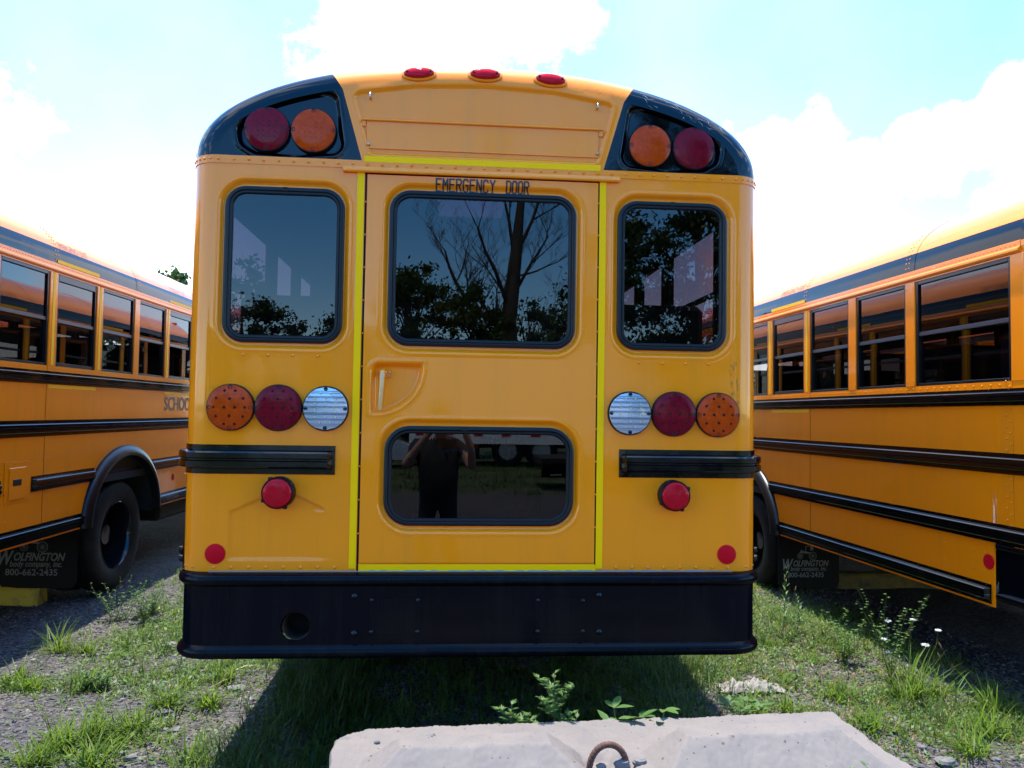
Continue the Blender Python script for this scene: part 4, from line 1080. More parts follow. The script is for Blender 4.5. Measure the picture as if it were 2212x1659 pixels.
def blades(P, L, Wd, az, lean, curl):
    """arrays: root points (n,3), length, width, azimuth, lean (radians from vertical), curl -> verts, faces"""
    n = len(P); dirx, diry = np.cos(az), np.sin(az); sx_, sy_ = -diry, dirx
    segs = 3; V = np.zeros((n, 7, 3)); cx_ = P.copy(); 
    for k in range(segs+1):
        wd = Wd*[.8, 1, .7, 0][k]/2
        if k < 3:
            V[:, 2*k, 0] = cx_[:, 0]-sx_*wd; V[:, 2*k, 1] = cx_[:, 1]-sy_*wd; V[:, 2*k, 2] = cx_[:, 2]
            V[:, 2*k+1, 0] = cx_[:, 0]+sx_*wd; V[:, 2*k+1, 1] = cx_[:, 1]+sy_*wd; V[:, 2*k+1, 2] = cx_[:, 2]
        else: V[:, 6] = cx_
        a = lean+curl*(k/segs); st = L/segs
        cx_ = cx_+np.stack([dirx*np.sin(a)*st, diry*np.sin(a)*st, np.cos(a)*st], -1)
    base = (np.arange(n)*7)[:, None]
    f = np.concatenate([base+[0, 1, 3], base+[0, 3, 2], base+[2, 3, 5], base+[2, 5, 4], base+[4, 5, 6]])
    return V.reshape(-1, 3), f
def tuft_arrays(cx_, cy_, n, L, spread=.03, lean=(.1, 1.1)):
    x = cx_+rng.normal(0, spread, n); y = cy_+rng.normal(0, spread, n)
    P = np.stack([x, y, gh(x, y)-.004], -1)
    az = rng.uniform(0, 2*PI, n); ln = L*rng.uniform(.25, 1.1, n)
    return P, ln, rng.uniform(.0035, .0085, n), az, rng.uniform(*lean, n), rng.uniform(.2, 1.0, n)
def cat_t(lst): return [np.concatenate(q) for q in zip(*lst)]
def value_noise(x, y, s, seed):
    r_ = np.random.default_rng(seed); G_ = r_.random((64, 64)); xi = x*s+100; yi = y*s+100
    i = np.floor(xi).astype(int); j = np.floor(yi).astype(int); fx = sm(xi-i); fy = sm(yi-j)
    g = lambda a, b_: G_[a % 64, b_ % 64]
    return (g(i, j)*(1-fx)+g(i+1, j)*fx)*(1-fy)+(g(i, j+1)*(1-fx)+g(i+1, j+1)*fx)*fy
def density(x, y):
    """how much grows at a spot, 0..1.2"""
    n = .6*value_noise(x, y, 2.2, 1)+.4*value_noise(x, y, 6.5, 2)
    d = np.zeros_like(x)
    def blob(cx_, cy_, rx, ry, a): return a*np.exp(-(((x-cx_)/rx)**2+((y-cy_)/ry)**2)**1.3)
    L = np.maximum.reduce([blob(-1.6, 3.0, .65, 1.8, 1.25), blob(-2.2, 2.6, .38, .7, 1.1), blob(-1.75, 1.9, .45, .35, .9), blob(-2.35, 1.7, .45, .18, .8), blob(-2.8, 1.65, .25, .12, .8), blob(-1.55, 1.35, .30, .2, .6),
                           blob(-1.85, .85, .30, .2, 1.0), blob(-2.15, .62, .3, .14, .85), blob(-1.30, .45, .2, .4, .7), blob(-2.5, 3.6, .25, .4, 1.0), blob(-1.1, 1.0, .33, 1.2, 1.1), blob(-1.9, .2, .8, .25, .8), blob(-2.05, 4.6, .7, 2, .5), blob(-2.75, 1.1, .12, .1, .5), blob(-2.6, .8, .2, .1, .6)])
    C = 1.15*sm((x+1.25)/.25)*sm((1.5-x)/.3)*sm((y+.6)/.3)*(1-.72*np.exp(-((x-.1)/.75)**4))
    Rr_ = .88*sm((x-1.1)/.25)*sm((3.7-x)/.6)*sm((y-.2)/.5)*sm((6-y)/2) + blob(2.7, .9, .6, .5, .25)
    d = np.maximum.reduce([L, C, Rr_])
    back = .75*sm((-12.5-y)/1.5)*sm((y+24)/2)
    return np.maximum(d, back)*(.25+1.5*sm((n-.28)/.40)), n
def scatter(n, x0, x1, y0, y1, thr=1.0, fn=None):
    x = rng.uniform(x0, x1, n); y = rng.uniform(y0, y1, n); d, nn = density(x, y)
    if fn is not None: d = d*fn(x, y)
    k = rng.random(n) < d*thr; return x[k], y[k]
inside_block = lambda x, y: (np.abs(x-.44) < .98) & (np.abs(y+.85) < .36)
def grass_field(name, n_tufts, bl, Lr, m, region, label, lean=(.1, 1.1), fn=None, spread=.02, wd=1.0):
    x, y = scatter(n_tufts, *region, fn=fn); k = ~inside_block(x, y); x, y = x[k], y[k]
    nt_ = len(x); nb = rng.integers(bl[0], bl[1], nt_); idx = np.repeat(np.arange(nt_), nb); n = len(idx)
    px = x[idx]+rng.normal(0, spread, n); py = y[idx]+rng.normal(0, spread, n); tl = rng.uniform(Lr[0], Lr[1], nt_)
    P = np.stack([px, py, gh(px, py)-.004], -1)
    V, F = blades(P, tl[idx]*rng.uniform(.5, 1.1, n), rng.uniform(.003, .0075, n)*wd, rng.uniform(0, 2*PI, n), rng.uniform(*lean, n), rng.uniform(.2, 1.0, n))
    o = obj(name, V, F, m, None, False, 'stuff'); o['label'] = label; o['category'] = 'grass'; return o
NEAR = (-3.2, 3.8, -.8, 6)
rightside = lambda x, y: .35+.9*sm((x-1.1)/.3)
grass_field('grass', 34000, (3, 8), (.03, .11), GRS, NEAR, 'short bright green grass sprouting through the gravel between the buses', (.2, 1.2))
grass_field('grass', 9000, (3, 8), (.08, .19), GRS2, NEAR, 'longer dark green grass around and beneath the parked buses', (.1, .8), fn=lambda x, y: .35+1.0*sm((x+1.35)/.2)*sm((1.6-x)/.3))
grass_field('dry_grass', 15000, (3, 8), (.02, .08), DRY, NEAR, 'short dry straw and reddish dead stems on the right of the bus', (.5, 1.5), fn=lambda x, y: .16+.95*sm((x-1.0)/.4))
grass_field('grass', 3600, (4, 9), (.06, .20), GRS2, (-9, 9, -24, -12.5), 'strip of tall grass across the lot behind the photographer', (.1, .7), spread=.06, wd=3)
edge = lambda x, y: 1.3*np.exp(-(((x+1.0+.10*np.sin(y*3))/.24)**2))*sm((3.0-y)/.8)+.9*np.exp(-(((x-1.32)/.22)**2))*sm((2.6-y)/.8)
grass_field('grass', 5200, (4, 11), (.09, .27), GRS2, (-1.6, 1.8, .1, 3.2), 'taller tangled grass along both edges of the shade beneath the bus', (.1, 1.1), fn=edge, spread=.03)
# low broad-leaved ground cover: small leaflets
def leaflets(name, n, region, m, label, size=(.008, .02), h=(.005, .06), fn=None):
    x, y = scatter(n, *region, fn=fn); k = ~inside_block(x, y); x, y = x[k], y[k]; n_ = len(x)
    z = gh(x, y)+rng.uniform(*h, n_)*rng.random(n_)
    az = rng.uniform(0, 2*PI, n_); s = rng.uniform(*size, n_); ti = rng.uniform(-.6, .6, n_)
    ux, uy, uz = np.cos(az)*np.cos(ti), np.sin(az)*np.cos(ti), np.sin(ti); wx, wy = -np.sin(az), np.cos(az); tw = rng.uniform(-.5, .5, n_)
    C_ = np.stack([x, y, z], -1); U = np.stack([ux, uy, uz], -1)*s[:, None]; Wv = np.stack([wx, wy, tw], -1)*s[:, None]*.42
    V = np.stack([C_-U, C_+Wv, C_+U, C_-Wv], 1).reshape(-1, 3); F = (np.arange(n_)*4)[:, None]+[0, 1, 2, 3]
    o = obj(name, V, F, m, None, False, 'stuff'); o['label'] = label; o['category'] = 'weeds'
leaflets('ground_cover', 130000, NEAR, CLV, 'low leafy weeds creeping over the gravel between the buses')
leaflets('leaf_litter', 70000, NEAR, DRY, 'scattered dry brown leaf litter and straw bits on the gravel', (.006, .016), (0, .012), fn=lambda x, y: .25+.9*sm((x-1.0)/.4))
# pebbles
def stone_base():
    import itertools
    ph = (1+5**.5)/2; V = []
    for a, b_ in itertools.product((-1, 1), (-ph, ph)): V += [(0, a, b_), (a, b_, 0), (b_, 0, a)]
    V = np.array(V, float); V /= np.linalg.norm(V[0]); F = []
    for i, j, k in itertools.combinations(range(12), 3):
        d = [np.linalg.norm(V[p]-V[q]) for p, q in ((i, j), (j, k), (i, k))]
        if max(d) < 1.1:
            nn = np.cross(V[j]-V[i], V[k]-V[i]); F.append((i, j, k) if nn@V[i] > 0 else (i, k, j))
    return V, np.array(F)
SV, SF = stone_base()
def stones(name, n, region, smin, smax, m, label, power=2.5, cond=None):
    x = rng.uniform(region[0], region[1], n); y = rng.uniform(region[2], region[3], n)
    k = ~inside_block(x, y); x, y = x[k], y[k]; n = len(x)
    s = smin+(smax-smin)*rng.random(n)**power
    V = SV[None]*(1+rng.uniform(-.28, .28, (n, 12, 1)))
    V = V*np.stack([rng.uniform(.7, 1.3, n), rng.uniform(.7, 1.3, n), rng.uniform(.4, .8, n)], -1)[:, None]*s[:, None, None]
    a = rng.uniform(0, 2*PI, n)[:, None]; vx = V[..., 0]*np.cos(a)-V[..., 1]*np.sin(a); vy = V[..., 0]*np.sin(a)+V[..., 1]*np.cos(a)
    V = np.stack([vx+x[:, None], vy+y[:, None], V[..., 2]+(gh(x, y)+s*.15)[:, None]], -1).reshape(-1, 3)
    F = (SF[None]+(np.arange(n)*12)[:, None, None]).reshape(-1, 3)
    o = obj(name, V, F, m, None, False, 'stuff'); o['label'] = label; o['category'] = 'gravel'
STN = mat('stone_grey', (.045, .045, .051), .85, var=(23, (.155, .15, .15), .45, .68), bump=[(150, .3, .002)])
STN2 = mat('stone_pale', (.15, .147, .145), .85, var=(10, (.20, .19, .17), .4, .7), bump=[(120, .3, .002)])
stones('gravel', 36000, (-4, 4, -.8, 4.2), .003, .019, STN, 'dark grey crushed stone covering the lot', 2.2)
stones('gravel', 4200, (-4, 4, -.8, 4.5), .002, .013, STN2, 'pale chips scattered through the dark gravel', 2.5)
# ------------------------------------------------------------------ single rocks, debris
STN3 = mat('stone_mid', (.085, .086, .092), .85, var=(24, (.13, .13, .13), .4, .7), bump=[(80, .4, .003)])
def rock(x, y, s, m, lab, seed, flat=.6, z=None, cat='rock'):
    r_ = np.random.default_rng(seed); V = []; F = []; n1_, n2_ = 7, 10
    for i in range(n1_+1):
        th = PI*i/n1_
        for j in range(n2_):
            p = 2*PI*j/n2_; k = 1+.13*math.sin(3*p+seed)+.12*math.sin(2*th*2+p)+r_.uniform(-.07, .07)
            if i in (0, n1_): k = 1
            V.append((x+s*k*math.sin(th)*math.cos(p)*1.2, y+s*k*math.sin(th)*math.sin(p), (z if z is not None else float(gh(np.array(x), np.array(y))))+s*flat*.55+s*flat*k*math.cos(th)))
    for i in range(n1_):
        for j in range(n2_): a = i*n2_+j; b2 = i*n2_+(j+1) % n2_; F.append((a, b2, b2+n2_, a+n2_))
    o = obj('rock', V, F, m, None, False); tag(o, lab, cat, 'loose rocks'); return o
rock(-1.70, 1.21, .042, STN, 'dark flat rock at the foot of the bright grass tuft left of the bus', 1, .5)
rock(-1.73, .72, .020, STN3, 'small grey stone lowest left on the bare gravel strip', 2)
rock(-1.66, .66, .030, STN, 'grey angular stone beside the smaller one on the gravel strip', 3)
rock(-1.55, .97, .038, STN, 'wide dull stone sunk in the gravel left of the dark bus shadow', 4, .35)
rock(-1.41, 1.60, .050, STN3, 'pale flat stone under the left end of the bumper', 5, .3)
rock(-2.11, 2.47, .045, STN2, 'pale rounded stone in the grass left of the bumper corner', 6, .5)
rock(-2.90, 2.18, .022, STN2, 'light pebble on the gravel beside the left bus shadow', 7)
rock(2.39, .43, .045, STN3, 'large pale rock at the bottom edge right of the concrete block', 8, .55)
rock(2.38, .61, .024, STN3, 'small pale rock just beyond the largest rock on the right', 9)
rock(2.66, .43, .022, STN3, 'whitish stone at the bottom right among grass', 10)
rock(2.53, 1.34, .022, STN3, 'light stone in the weeds on the right', 11)
def tubeobj(name, pts, r, m, lab, cat, n=6):
    o = MB().tube(pts, r, n).build(name, m, ang=60); tag(o, lab, cat); return o
WOOD = mat('dry_wood', (.22, .17, .12), .8, var=(30, (.12, .09, .07), .4, .6))
z0 = GZ+.012
tubeobj('stick', [(-1.50, 1.89, z0), (-1.45, 1.94, z0+.012), (-1.38, 1.99, z0+.004)], [.005, .0045, .003], mat('pale_stick', (.40, .34, .26), .7), 'thin pale stick lying on gravel under the left bumper end', 'stick')
tubeobj('stick', [(-1.56, 1.57, z0), (-1.51, 1.65, z0+.014), (-1.48, 1.74, z0+.006)], [.006, .005, .004], WOOD, 'dark short twig near the pale stick', 'stick')
# crumpled rag
V = []; F = []; n_ = 22
for i in range(n_+1):
    for j in range(n_+1):
        u_, v_ = i/n_-.5, j/n_-.5; e_ = math.cos(u_*PI)*math.cos(v_*PI)
        V.append((1.79+u_*.40+.012*math.sin(v_*19), 1.47+v_*.16+.010*math.sin(u_*23), GZ+.010+e_**.5*(.012+.022*math.sin(u_*16+v_*9)**2+.012*math.sin(v_*31-u_*8)+.009*math.sin(u_*51+1))*(.6+.8*abs(math.sin(u_*7+.5))) if e_ > 0 else GZ+.005))
for i in range(n_):
    for j in range(n_): a = i*(n_+1)+j; F.append((a, a+1, a+n_+2, a+n_+1))
tag(obj('crumpled_rag', V, F, mat('rag_cloth', (.20, .19, .175), .85, var=(18, (.10, .09, .075), .45, .7)), None, True), 'crumpled dirty white rag lying in the weeds right of the bus', 'rag')

# ------------------------------------------------------------------ concrete block with lifting loop
CON = mat('concrete', (.145, .127, .114), .85, var=(7, (.112, .102, .098), .35, .7), bump=[(220, .25, .0012), (25, .25, .004)])
t = CON.node_tree; b = t.nodes['Principled BSDF']; tcn = N('ShaderNodeTexCoord', t)
vo = N('ShaderNodeTexVoronoi', t); vo.inputs['Scale'].default_value = 48; vo.inputs['Randomness'].default_value = 1; LK(t, tcn.outputs['Object'], vo.inputs['Vector'])
hsv = N('ShaderNodeSeparateColor', t); LK(t, vo.outputs['Color'], hsv.inputs[0])
pr = N('ShaderNodeMath', t, operation='MULTIPLY'); pr.inputs[1].default_value = .27; LK(t, hsv.outputs[0], pr.inputs[0])      # pit radius varies
pr2 = N('ShaderNodeMath', t, operation='MULTIPLY'); LK(t, pr.outputs[0], pr2.inputs[0]); LK(t, hsv.outputs[1], pr2.inputs[1])
lt = N('ShaderNodeMath', t, operation='LESS_THAN'); LK(t, vo.outputs['Distance'], lt.inputs[0]); LK(t, pr2.outputs[0], lt.inputs[1])
src_ = b.inputs['Base Color'].links[0].from_socket; mxp = N('ShaderNodeMix', t, data_type='RGBA'); LK(t, lt.outputs[0], mxp.inputs['Factor']); LK(t, src_, mxp.inputs['A']); mxp.inputs['B'].default_value = (.06, .045, .04, 1); LK(t, mxp.outputs['Result'], b.inputs['Base Color'])
BT = .41
blk = empty('concrete_block', (.437, -.825, GZ), math.atan2(.10, 1.86), 'pale concrete block behind the bus with raised ridges and a rusty lifting loop', 'concrete block')
hw_, hd = .925, .305; top = BT-GZ
c1_ = [-.86, -.10]
gx = np.linspace(-hw_, hw_, 300); gy = np.linspace(-hd, hd, 90)
X, Y = np.meshgrid(gx, gy)
Z = np.full(X.shape, top)
for c0, c1 in ((-.83, -.115), (.085, .845)):
    ex_ = np.minimum(X-c0, c1-X); ey = np.minimum((.035-Y)*4.5, Y+.205)
    wob = .006*np.sin(X*23+1)+.004*np.sin(X*61)
    hgt = np.clip(np.minimum((ey+wob)/.135, ex_/.135), 0, 1)
    Z = np.where((ex_ > 0) & (ey+wob > 0), np.maximum(Z, top+.095*np.minimum(hgt, .93)), Z)
Z += .0012*np.sin(X*31)*np.sin(Y*27) + rng.normal(0, .0012, X.shape)
# broken recess round the loop
rr_ = np.hypot((X+.04)/1.5, Y+.035); Z -= .02*sm((.09-rr_)/.05)*(1+.4*np.sin(X*80)*np.sin(Y*90))
# chipped edges, worn corner at the back left
ed = np.minimum(hw_-np.abs(X), hd-np.abs(Y)); chip = .003+.016*value_noise(X*9, Y*9, 1, 5)**4*2
Z -= .014*sm((chip-ed)/.006)
cd_ = np.hypot(X+hw_, Y-hd); Z -= .05*sm((.085+.02*np.sin(Y*90)-cd_)/.05)
Xw = X+.004*np.sin(Y*37)*(np.abs(X) > hw_-.01); Yw = Y+(.002*np.sin(X*41)+.003*value_noise(X*25, X*3, 1, 9))*(np.abs(Y) > hd-.008)
v, f = gridmesh(Xw, Yw, Z); v = v.tolist(); f = f.tolist(); nc = 300; nr = 90
def skirt(ids):
    b0 = len(v)
    for i in ids: v.append((v[i][0], v[i][1], -.03))
    for k in range(len(ids)-1): f.append((ids[k], ids[k+1], b0+k+1, b0+k))
skirt(list(range(nc))); skirt([(nr-1)*nc+i for i in range(nc)]); skirt([i*nc for i in range(nr)]); skirt([i*nc+nc-1 for i in range(nr)])
blo = obj('block_body', v, f, CON, blk, True); angle_smooth(blo, 40)
REB = mat('rusty_rebar', (.11, .045, .025), .85, var=(60, (.05, .025, .02), .4, .6), bump=[(300, .4, .001)])
pts = []; rr = []
for i in range(61):
    a = PI*i/60; x = -.045-.062*math.cos(a)*1.0; zz = top-.035+.095*math.sin(a)**.8; pts.append((x, -.045-.0*x, zz)); rr.append(.0098+.0013*(i % 3 == 0))
MB().tube([(pts[0][0], -.045, top-.07)]+pts+[(pts[-1][0], -.045, top-.07)], [.0098]+rr+[.0098], 10).build('lifting_loop', REB, blk, ang=60)
BRK = mat('broken_concrete', (.13, .12, .11), .9, var=(30, (.12, .12, .13), .4, .6), bump=[(120, .5, .004)])
for x, y, s, sd in ((-.070, -.05, .014, 21), (.0, -.045, .022, 22), (.062, -.04, .020, 23)):
    o = rock(x, y, s, BRK, None, sd, .75, top-.012); o.name = 'broken_chunk'; o.parent = blk; 
    for k in ('label', 'category', 'group'):
        if k in o: del o[k]
rock(-.35, -.69, .0085, STN, 'smaller dark pebble lying on top of the concrete block', 31, .8, BT-.002, 'pebble')
rock(-.17, -.655, .013, STN, 'larger dark pebble lying on top of the concrete block', 32, .8, BT-.002, 'pebble')

# yellow wheel stops
def wheel_stop(cx_, cy_, rz, L_, m, lab, hgt=.17):
    w_ = MB(); hx = L_/2; pr_ = [(-.11, 0), (-.085, hgt*.85), (-.065, hgt), (.065, hgt), (.085, hgt*.85), (.11, 0)]
    V = [(x, y, z) for x in (-hx, -hx+.03, hx-.03, hx) for y, z in [(q_[0]*(1 if abs(x) < hx else .85), q_[1]*(1 if abs(x) < hx else .9)) for q_ in pr_]]
    F = []
    for k in range(3):
        for j in range(5): a = k*6+j; F.append((a, a+1, a+7, a+6))
    F += [tuple(range(6)), tuple(range(18, 24))]
    w_.add(V, F); o = w_.build('wheel_stop', m); o.location = (cx_, cy_, GZ-.01); o.rotation_euler = (0, 0, rz); tag(o, lab, 'wheel stop')
WSY = mat('worn_yellow_paint', (.45, .33, .03), .8, var=(9, (.10, .09, .07), .5, .7), bump=[(60, .3, .003)])
wheel_stop(-4.55, 3.72, .03, 1.83, WSY, 'worn yellow concrete wheel stop behind the left bus wheel')
wheel_stop(4.6, 4.35, -.03, 1.6, mat('shaded_yellow_paint', (.16, .11, .015), .9, var=(9, (.05, .04, .03), .4, .7)), 'yellow wheel stop in the dark under the right bus', .15)  # darker copy of the stop yellow, with the under-bus shade in its colour

# ------------------------------------------------------------------ single plants
def leaf(mb, base, d, L, wd, upv=(0, 0, 1), fold=.25, m=3):
    base = Vector(base); d = Vector(d).normalized(); side = d.cross(Vector(upv)); side = side.normalized() if side.length > 1e-4 else d.orthogonal().normalized(); nrm = side.cross(d)
    V = [tuple(base)]; prof = [(.25, .8), (.55, 1), (.8, .6)]
    for t_, w_ in prof:
        c = base+d*(L*t_)-nrm*(L*.12*t_*t_)
        V += [tuple(c+side*wd*w_*.5+nrm*fold*wd*w_*.3), tuple(c), tuple(c-side*wd*w_*.5+nrm*fold*wd*w_*.3)]
    V.append(tuple(base+d*L-nrm*L*.12))
    mb.add(V, [(0, 1, 2), (0, 2, 3), (1, 4, 5, 2), (2, 5, 6, 3), (4, 7, 8, 5), (5, 8, 9, 6), (7, 10, 8), (8, 10, 9)])
def stem_curve(b_, t_, bend=.03, n=8):
    b_ = Vector(b_); t_ = Vector(t_); s_ = Vector((random.uniform(-1, 1), random.uniform(-1, 1), 0))*bend
    return [tuple(b_.lerp(t_, i/n)+s_*math.sin(PI*i/n)) for i in range(n+1)]
def weed(kind, x, y, h, lab, cat='weed', mleaf=CLV, lean=(0, 0), rot=0):
    o = empty('weed_plant', (x, y, float(gh(np.array(x), np.array(y)))), rot, lab, cat)
    lf, st_ = MB(), MB(); tip = Vector((lean[0], lean[1], h))
    if kind == 'lance':      # one stem, narrow leaves up its length
        P = stem_curve((0, 0, 0), tip, .02, 14); st_.tube(P, [.0028-.0018*i/14 for i in range(15)], 5)
        for k in range(34):
            t_ = .25+.75*k/33; i = min(13, int(t_*14)); p = Vector(P[i]).lerp(Vector(P[i+1]), t_*14-i); az = k*2.4
            L_ = (.085*(1-t_)+.022)*random.uniform(.8, 1.2); leaf(lf, p, (math.cos(az), math.sin(az), .45+.8*t_), L_, L_*.22)
    elif kind == 'mugwort':
        def branch(b0, tp_, r0, depth):
            n = 9; P = stem_curve(b0, tp_, .012, n); st_.tube(P, [r0*(1-.6*i/n) for i in range(n+1)], 5)
            Lb = (Vector(tp_)-Vector(b0)).length
            for k in range(int(38 if depth == 0 else 15)+1):
                t_ = .18+.82*k/(38 if depth == 0 else 15); i = min(n-1, int(t_*n)); p = Vector(P[i]).lerp(Vector(P[i+1]), min(1, t_*n-i)); az = random.uniform(0, 2*PI)
                d0 = Vector((math.cos(az), math.sin(az), random.uniform(.2, .9)))
                L_ = random.uniform(.028, .045)*(1.15-.5*t_)
                for q_ in (-.75, -.4, 0, .4, .75):      # deeply cut leaf
                    dd = Matrix.Rotation(q_, 3, 'Z') @ d0; leaf(lf, p+d0*L_*.2*(1-abs(q_)), dd, L_*(1-.3*abs(q_)), L_*.17)
        branch((0, 0, 0), tip, .0045, 0)
        for k in range(15):
            t_ = .30+.042*k; az = k*2.4+.3; L_ = h*(.36-.28*t_); s0 = tip*t_
            branch(s0, s0+Vector((math.cos(az)*L_*.80, math.sin(az)*L_*.40, L_*.75)), .0028, 1)
    elif kind == 'broad':
        for k in range(6):
            az = k*1.05+.3; P = stem_curve((0, 0, 0), (math.cos(az)*.11, math.sin(az)*.06, h*random.uniform(.8, 1.0)), .01); st_.tube(P, .0028, 5)
            for j in range(6):
                a2 = az+(j-2.5)*.9; p = Vector(P[8-j//3]); leaf(lf, p, (math.cos(a2), math.sin(a2), random.uniform(.1, .7)), random.uniform(.055, .085), .032)
    elif kind == 'clover':   # sprawling, small three-part leaves
        for k in range(9):
            az = random.uniform(0, 2*PI); L_ = h*random.uniform(.6, 1.05) if k else h; sp_ = .38 if k else .05
            P = stem_curve((0, 0, 0), (math.cos(az)*L_*sp_+lean[0], math.sin(az)*L_*sp_+lean[1], L_*.92), .03, 12); st_.tube(P, [.0022-.0013*i/12 for i in range(13)], 4)
            for j in range(26):
                t_ = .12+.88*j/26; i = min(11, int(t_*12)); p = Vector(P[i]).lerp(Vector(P[i+1]), t_*12-i); a2 = random.uniform(0, 2*PI); d0 = Vector((math.cos(a2), math.sin(a2), .35)); p2 = p+d0*.014
                for q_ in (-.8, 0, .8): leaf(lf, p2, Matrix.Rotation(q_, 3, 'Z') @ d0, random.uniform(.013, .021), .010)
    elif kind == 'bush':
        for k in range(26):
            az = random.uniform(0, 2*PI); L_ = h*random.uniform(.5, 1.1); P = stem_curve((random.uniform(-.08, .08), random.uniform(-.06, .06), 0), (math.cos(az)*L_*.6, math.sin(az)*L_*.5, L_*.9), .02); st_.tube(P, .0016, 4)
            for j in range(16):
                p = Vector(P[1+j % 8]); a2 = random.uniform(0, 2*PI); leaf(lf, p, (math.cos(a2), math.sin(a2), .4), random.uniform(.014, .03), .011)
    elif kind == 'foxtail':
        for k in range(3):
            P = stem_curve((random.uniform(-.02, .02), 0, 0), (lean[0]+random.uniform(-.05, .05), lean[1], h*(1-.18*k)), .03, 10); st_.tube(P, .0011, 4)
            d_ = (Vector(P[-1])-Vector(P[-2])).normalized(); a_ = Vector(P[-1])
            hd_ = MB(); hd_.tube([a_, a_+d_*.012, a_+d_*.03, a_+d_*.045], [.002, .005, .0048, .001], 7); hd_.build('seed_head', DRY, o, ang=60)
            for j in range(3): az = random.uniform(0, 6.28); leaf(lf, P[2+j], (math.cos(az), math.sin(az), 1.1), .13, .006)
    elif kind == 'umbel':
        P = stem_curve((0, 0, 0), tip, .015); st_.tube(P, .0013, 4)
        for j in range(4): az = j*1.7; leaf(lf, P[1+j], (math.cos(az), math.sin(az), 1), .05, .006)
    elif kind == 'tuft':
        Ps = tuft_arrays(0, 0, 90, h, .035, (.15, 1.35)); Ps = list(Ps); Ps[0][:, 2] = -.004; Ps[2] = Ps[2]*1.15; Ps[1] = Ps[1]*1.35
        V, F = blades(*Ps); obj('blades', V, F, mleaf, o, False, 'stuff')
        return o
    if st_.v: st_.build('stem', STM, o, ang=60)
    if lf.v: lf.build('leaves', mleaf, o, smooth=True, kind='stuff')
    return o
def flower_head(o, p, r_):
    fm_ = MATS.get('petal') or mat('petal', (.60, .60, .55), .8)
    mb = MB()
    for k in range(30):
        a = k*2.4; q_ = r_*math.sqrt(k/30); mb.lathe([(r_*.20, -.002), (r_*.17, .0025), (0, .004)], 5, 'z', (p[0]+q_*math.cos(a), p[1]+q_*math.sin(a), p[2]+.003-q_*.25+random.uniform(-.003, .003)))
    mb.build('flower_head', fm_, o, kind='stuff')
weed('mugwort', .275, -.497, .77, 'tall feathery green weed growing up behind the concrete block', mleaf=CLV, lean=(-.005, 0))
weed('mugwort', .115, -.497, .66, 'small feathery sprig just left of the tall weed behind the block', mleaf=CLV)
weed('broad', .48, -.490, .61, 'broad-leaved plant peeking over the block, right of the feathery weed', mleaf=CLV)
weed('broad', .585, -.485, .63, 'rightmost broad-leaved plant peeking over the concrete block', mleaf=CLV)
o = weed('mugwort', 1.17, -1.02, .61+.05, 'little sprig rising in front of the concrete block at the bottom edge', mleaf=CLV)
weed('lance', 2.45, 2.49, .56, 'tall upright weed with narrow leaves by the right bus mud flap', lean=(.03, 0))
weed('lance', 2.62, 2.62, .30, 'shorter narrow-leaved weed right of the tall upright one')
c_ = weed('clover', 2.80, 1.62, .63, 'tall branching weed with white blossoms before the right bus', 'flowering weed')
for p in ((-.03, -.03, .40), (-.03, -.04, .20), (-.05, -.02, .28)): flower_head(c_, p, .020)
weed('clover', 2.66, 1.95, .42, 'bushy three-leaved weed left of the white blossoms')
for x, y, h_, lean, lab in ((2.98, 1.70, .37, (.03, 0), 'white clustered flower highest on a bare stem at right'), (2.93, 1.50, .26, (.05, .02), 'largest round white flower head on a short stem at right'), (3.0, 1.52, .35, (.07, 0), 'rightmost white flower head on a long bent stem')):
    o = weed('umbel', x, y, h_, lab, 'wildflower', lean=lean); flower_head(o, (lean[0], lean[1], h_), .026 if 'largest' in lab else .019)
weed('foxtail', 2.93, 1.15, .36, 'foxtail grass with pale seed heads at the edge of the right shadow', 'grass', lean=(-.06, 0))
weed('foxtail', 2.58, 2.75, .48, 'foxtail stalks with brown seed heads near the mud flap', 'grass', lean=(.05, 0))
weed('bush', -2.80, 3.25, .34, 'low leafy bush at the foot of the left bus wheel', 'bush')
weed('bush', -2.62, 3.40, .24, 'small leafy weed right of the bush at the left wheel', 'bush')
weed('clover', -2.55, 3.15, .30, 'sprawling small-leaved weed before the left bus wheel')
weed('bush', -2.25, 1.62, .12, 'low bluish-green weed clump in the middle of the left gravel', 'weed')
weed('broad', 1.55, .95, .12, 'small broad-leaved weed just right of the bumper shadow')
weed('clover', 1.32, 4.3, .55, 'thin climbing weed beside the right end of the bumper', lean=(.02, 0))
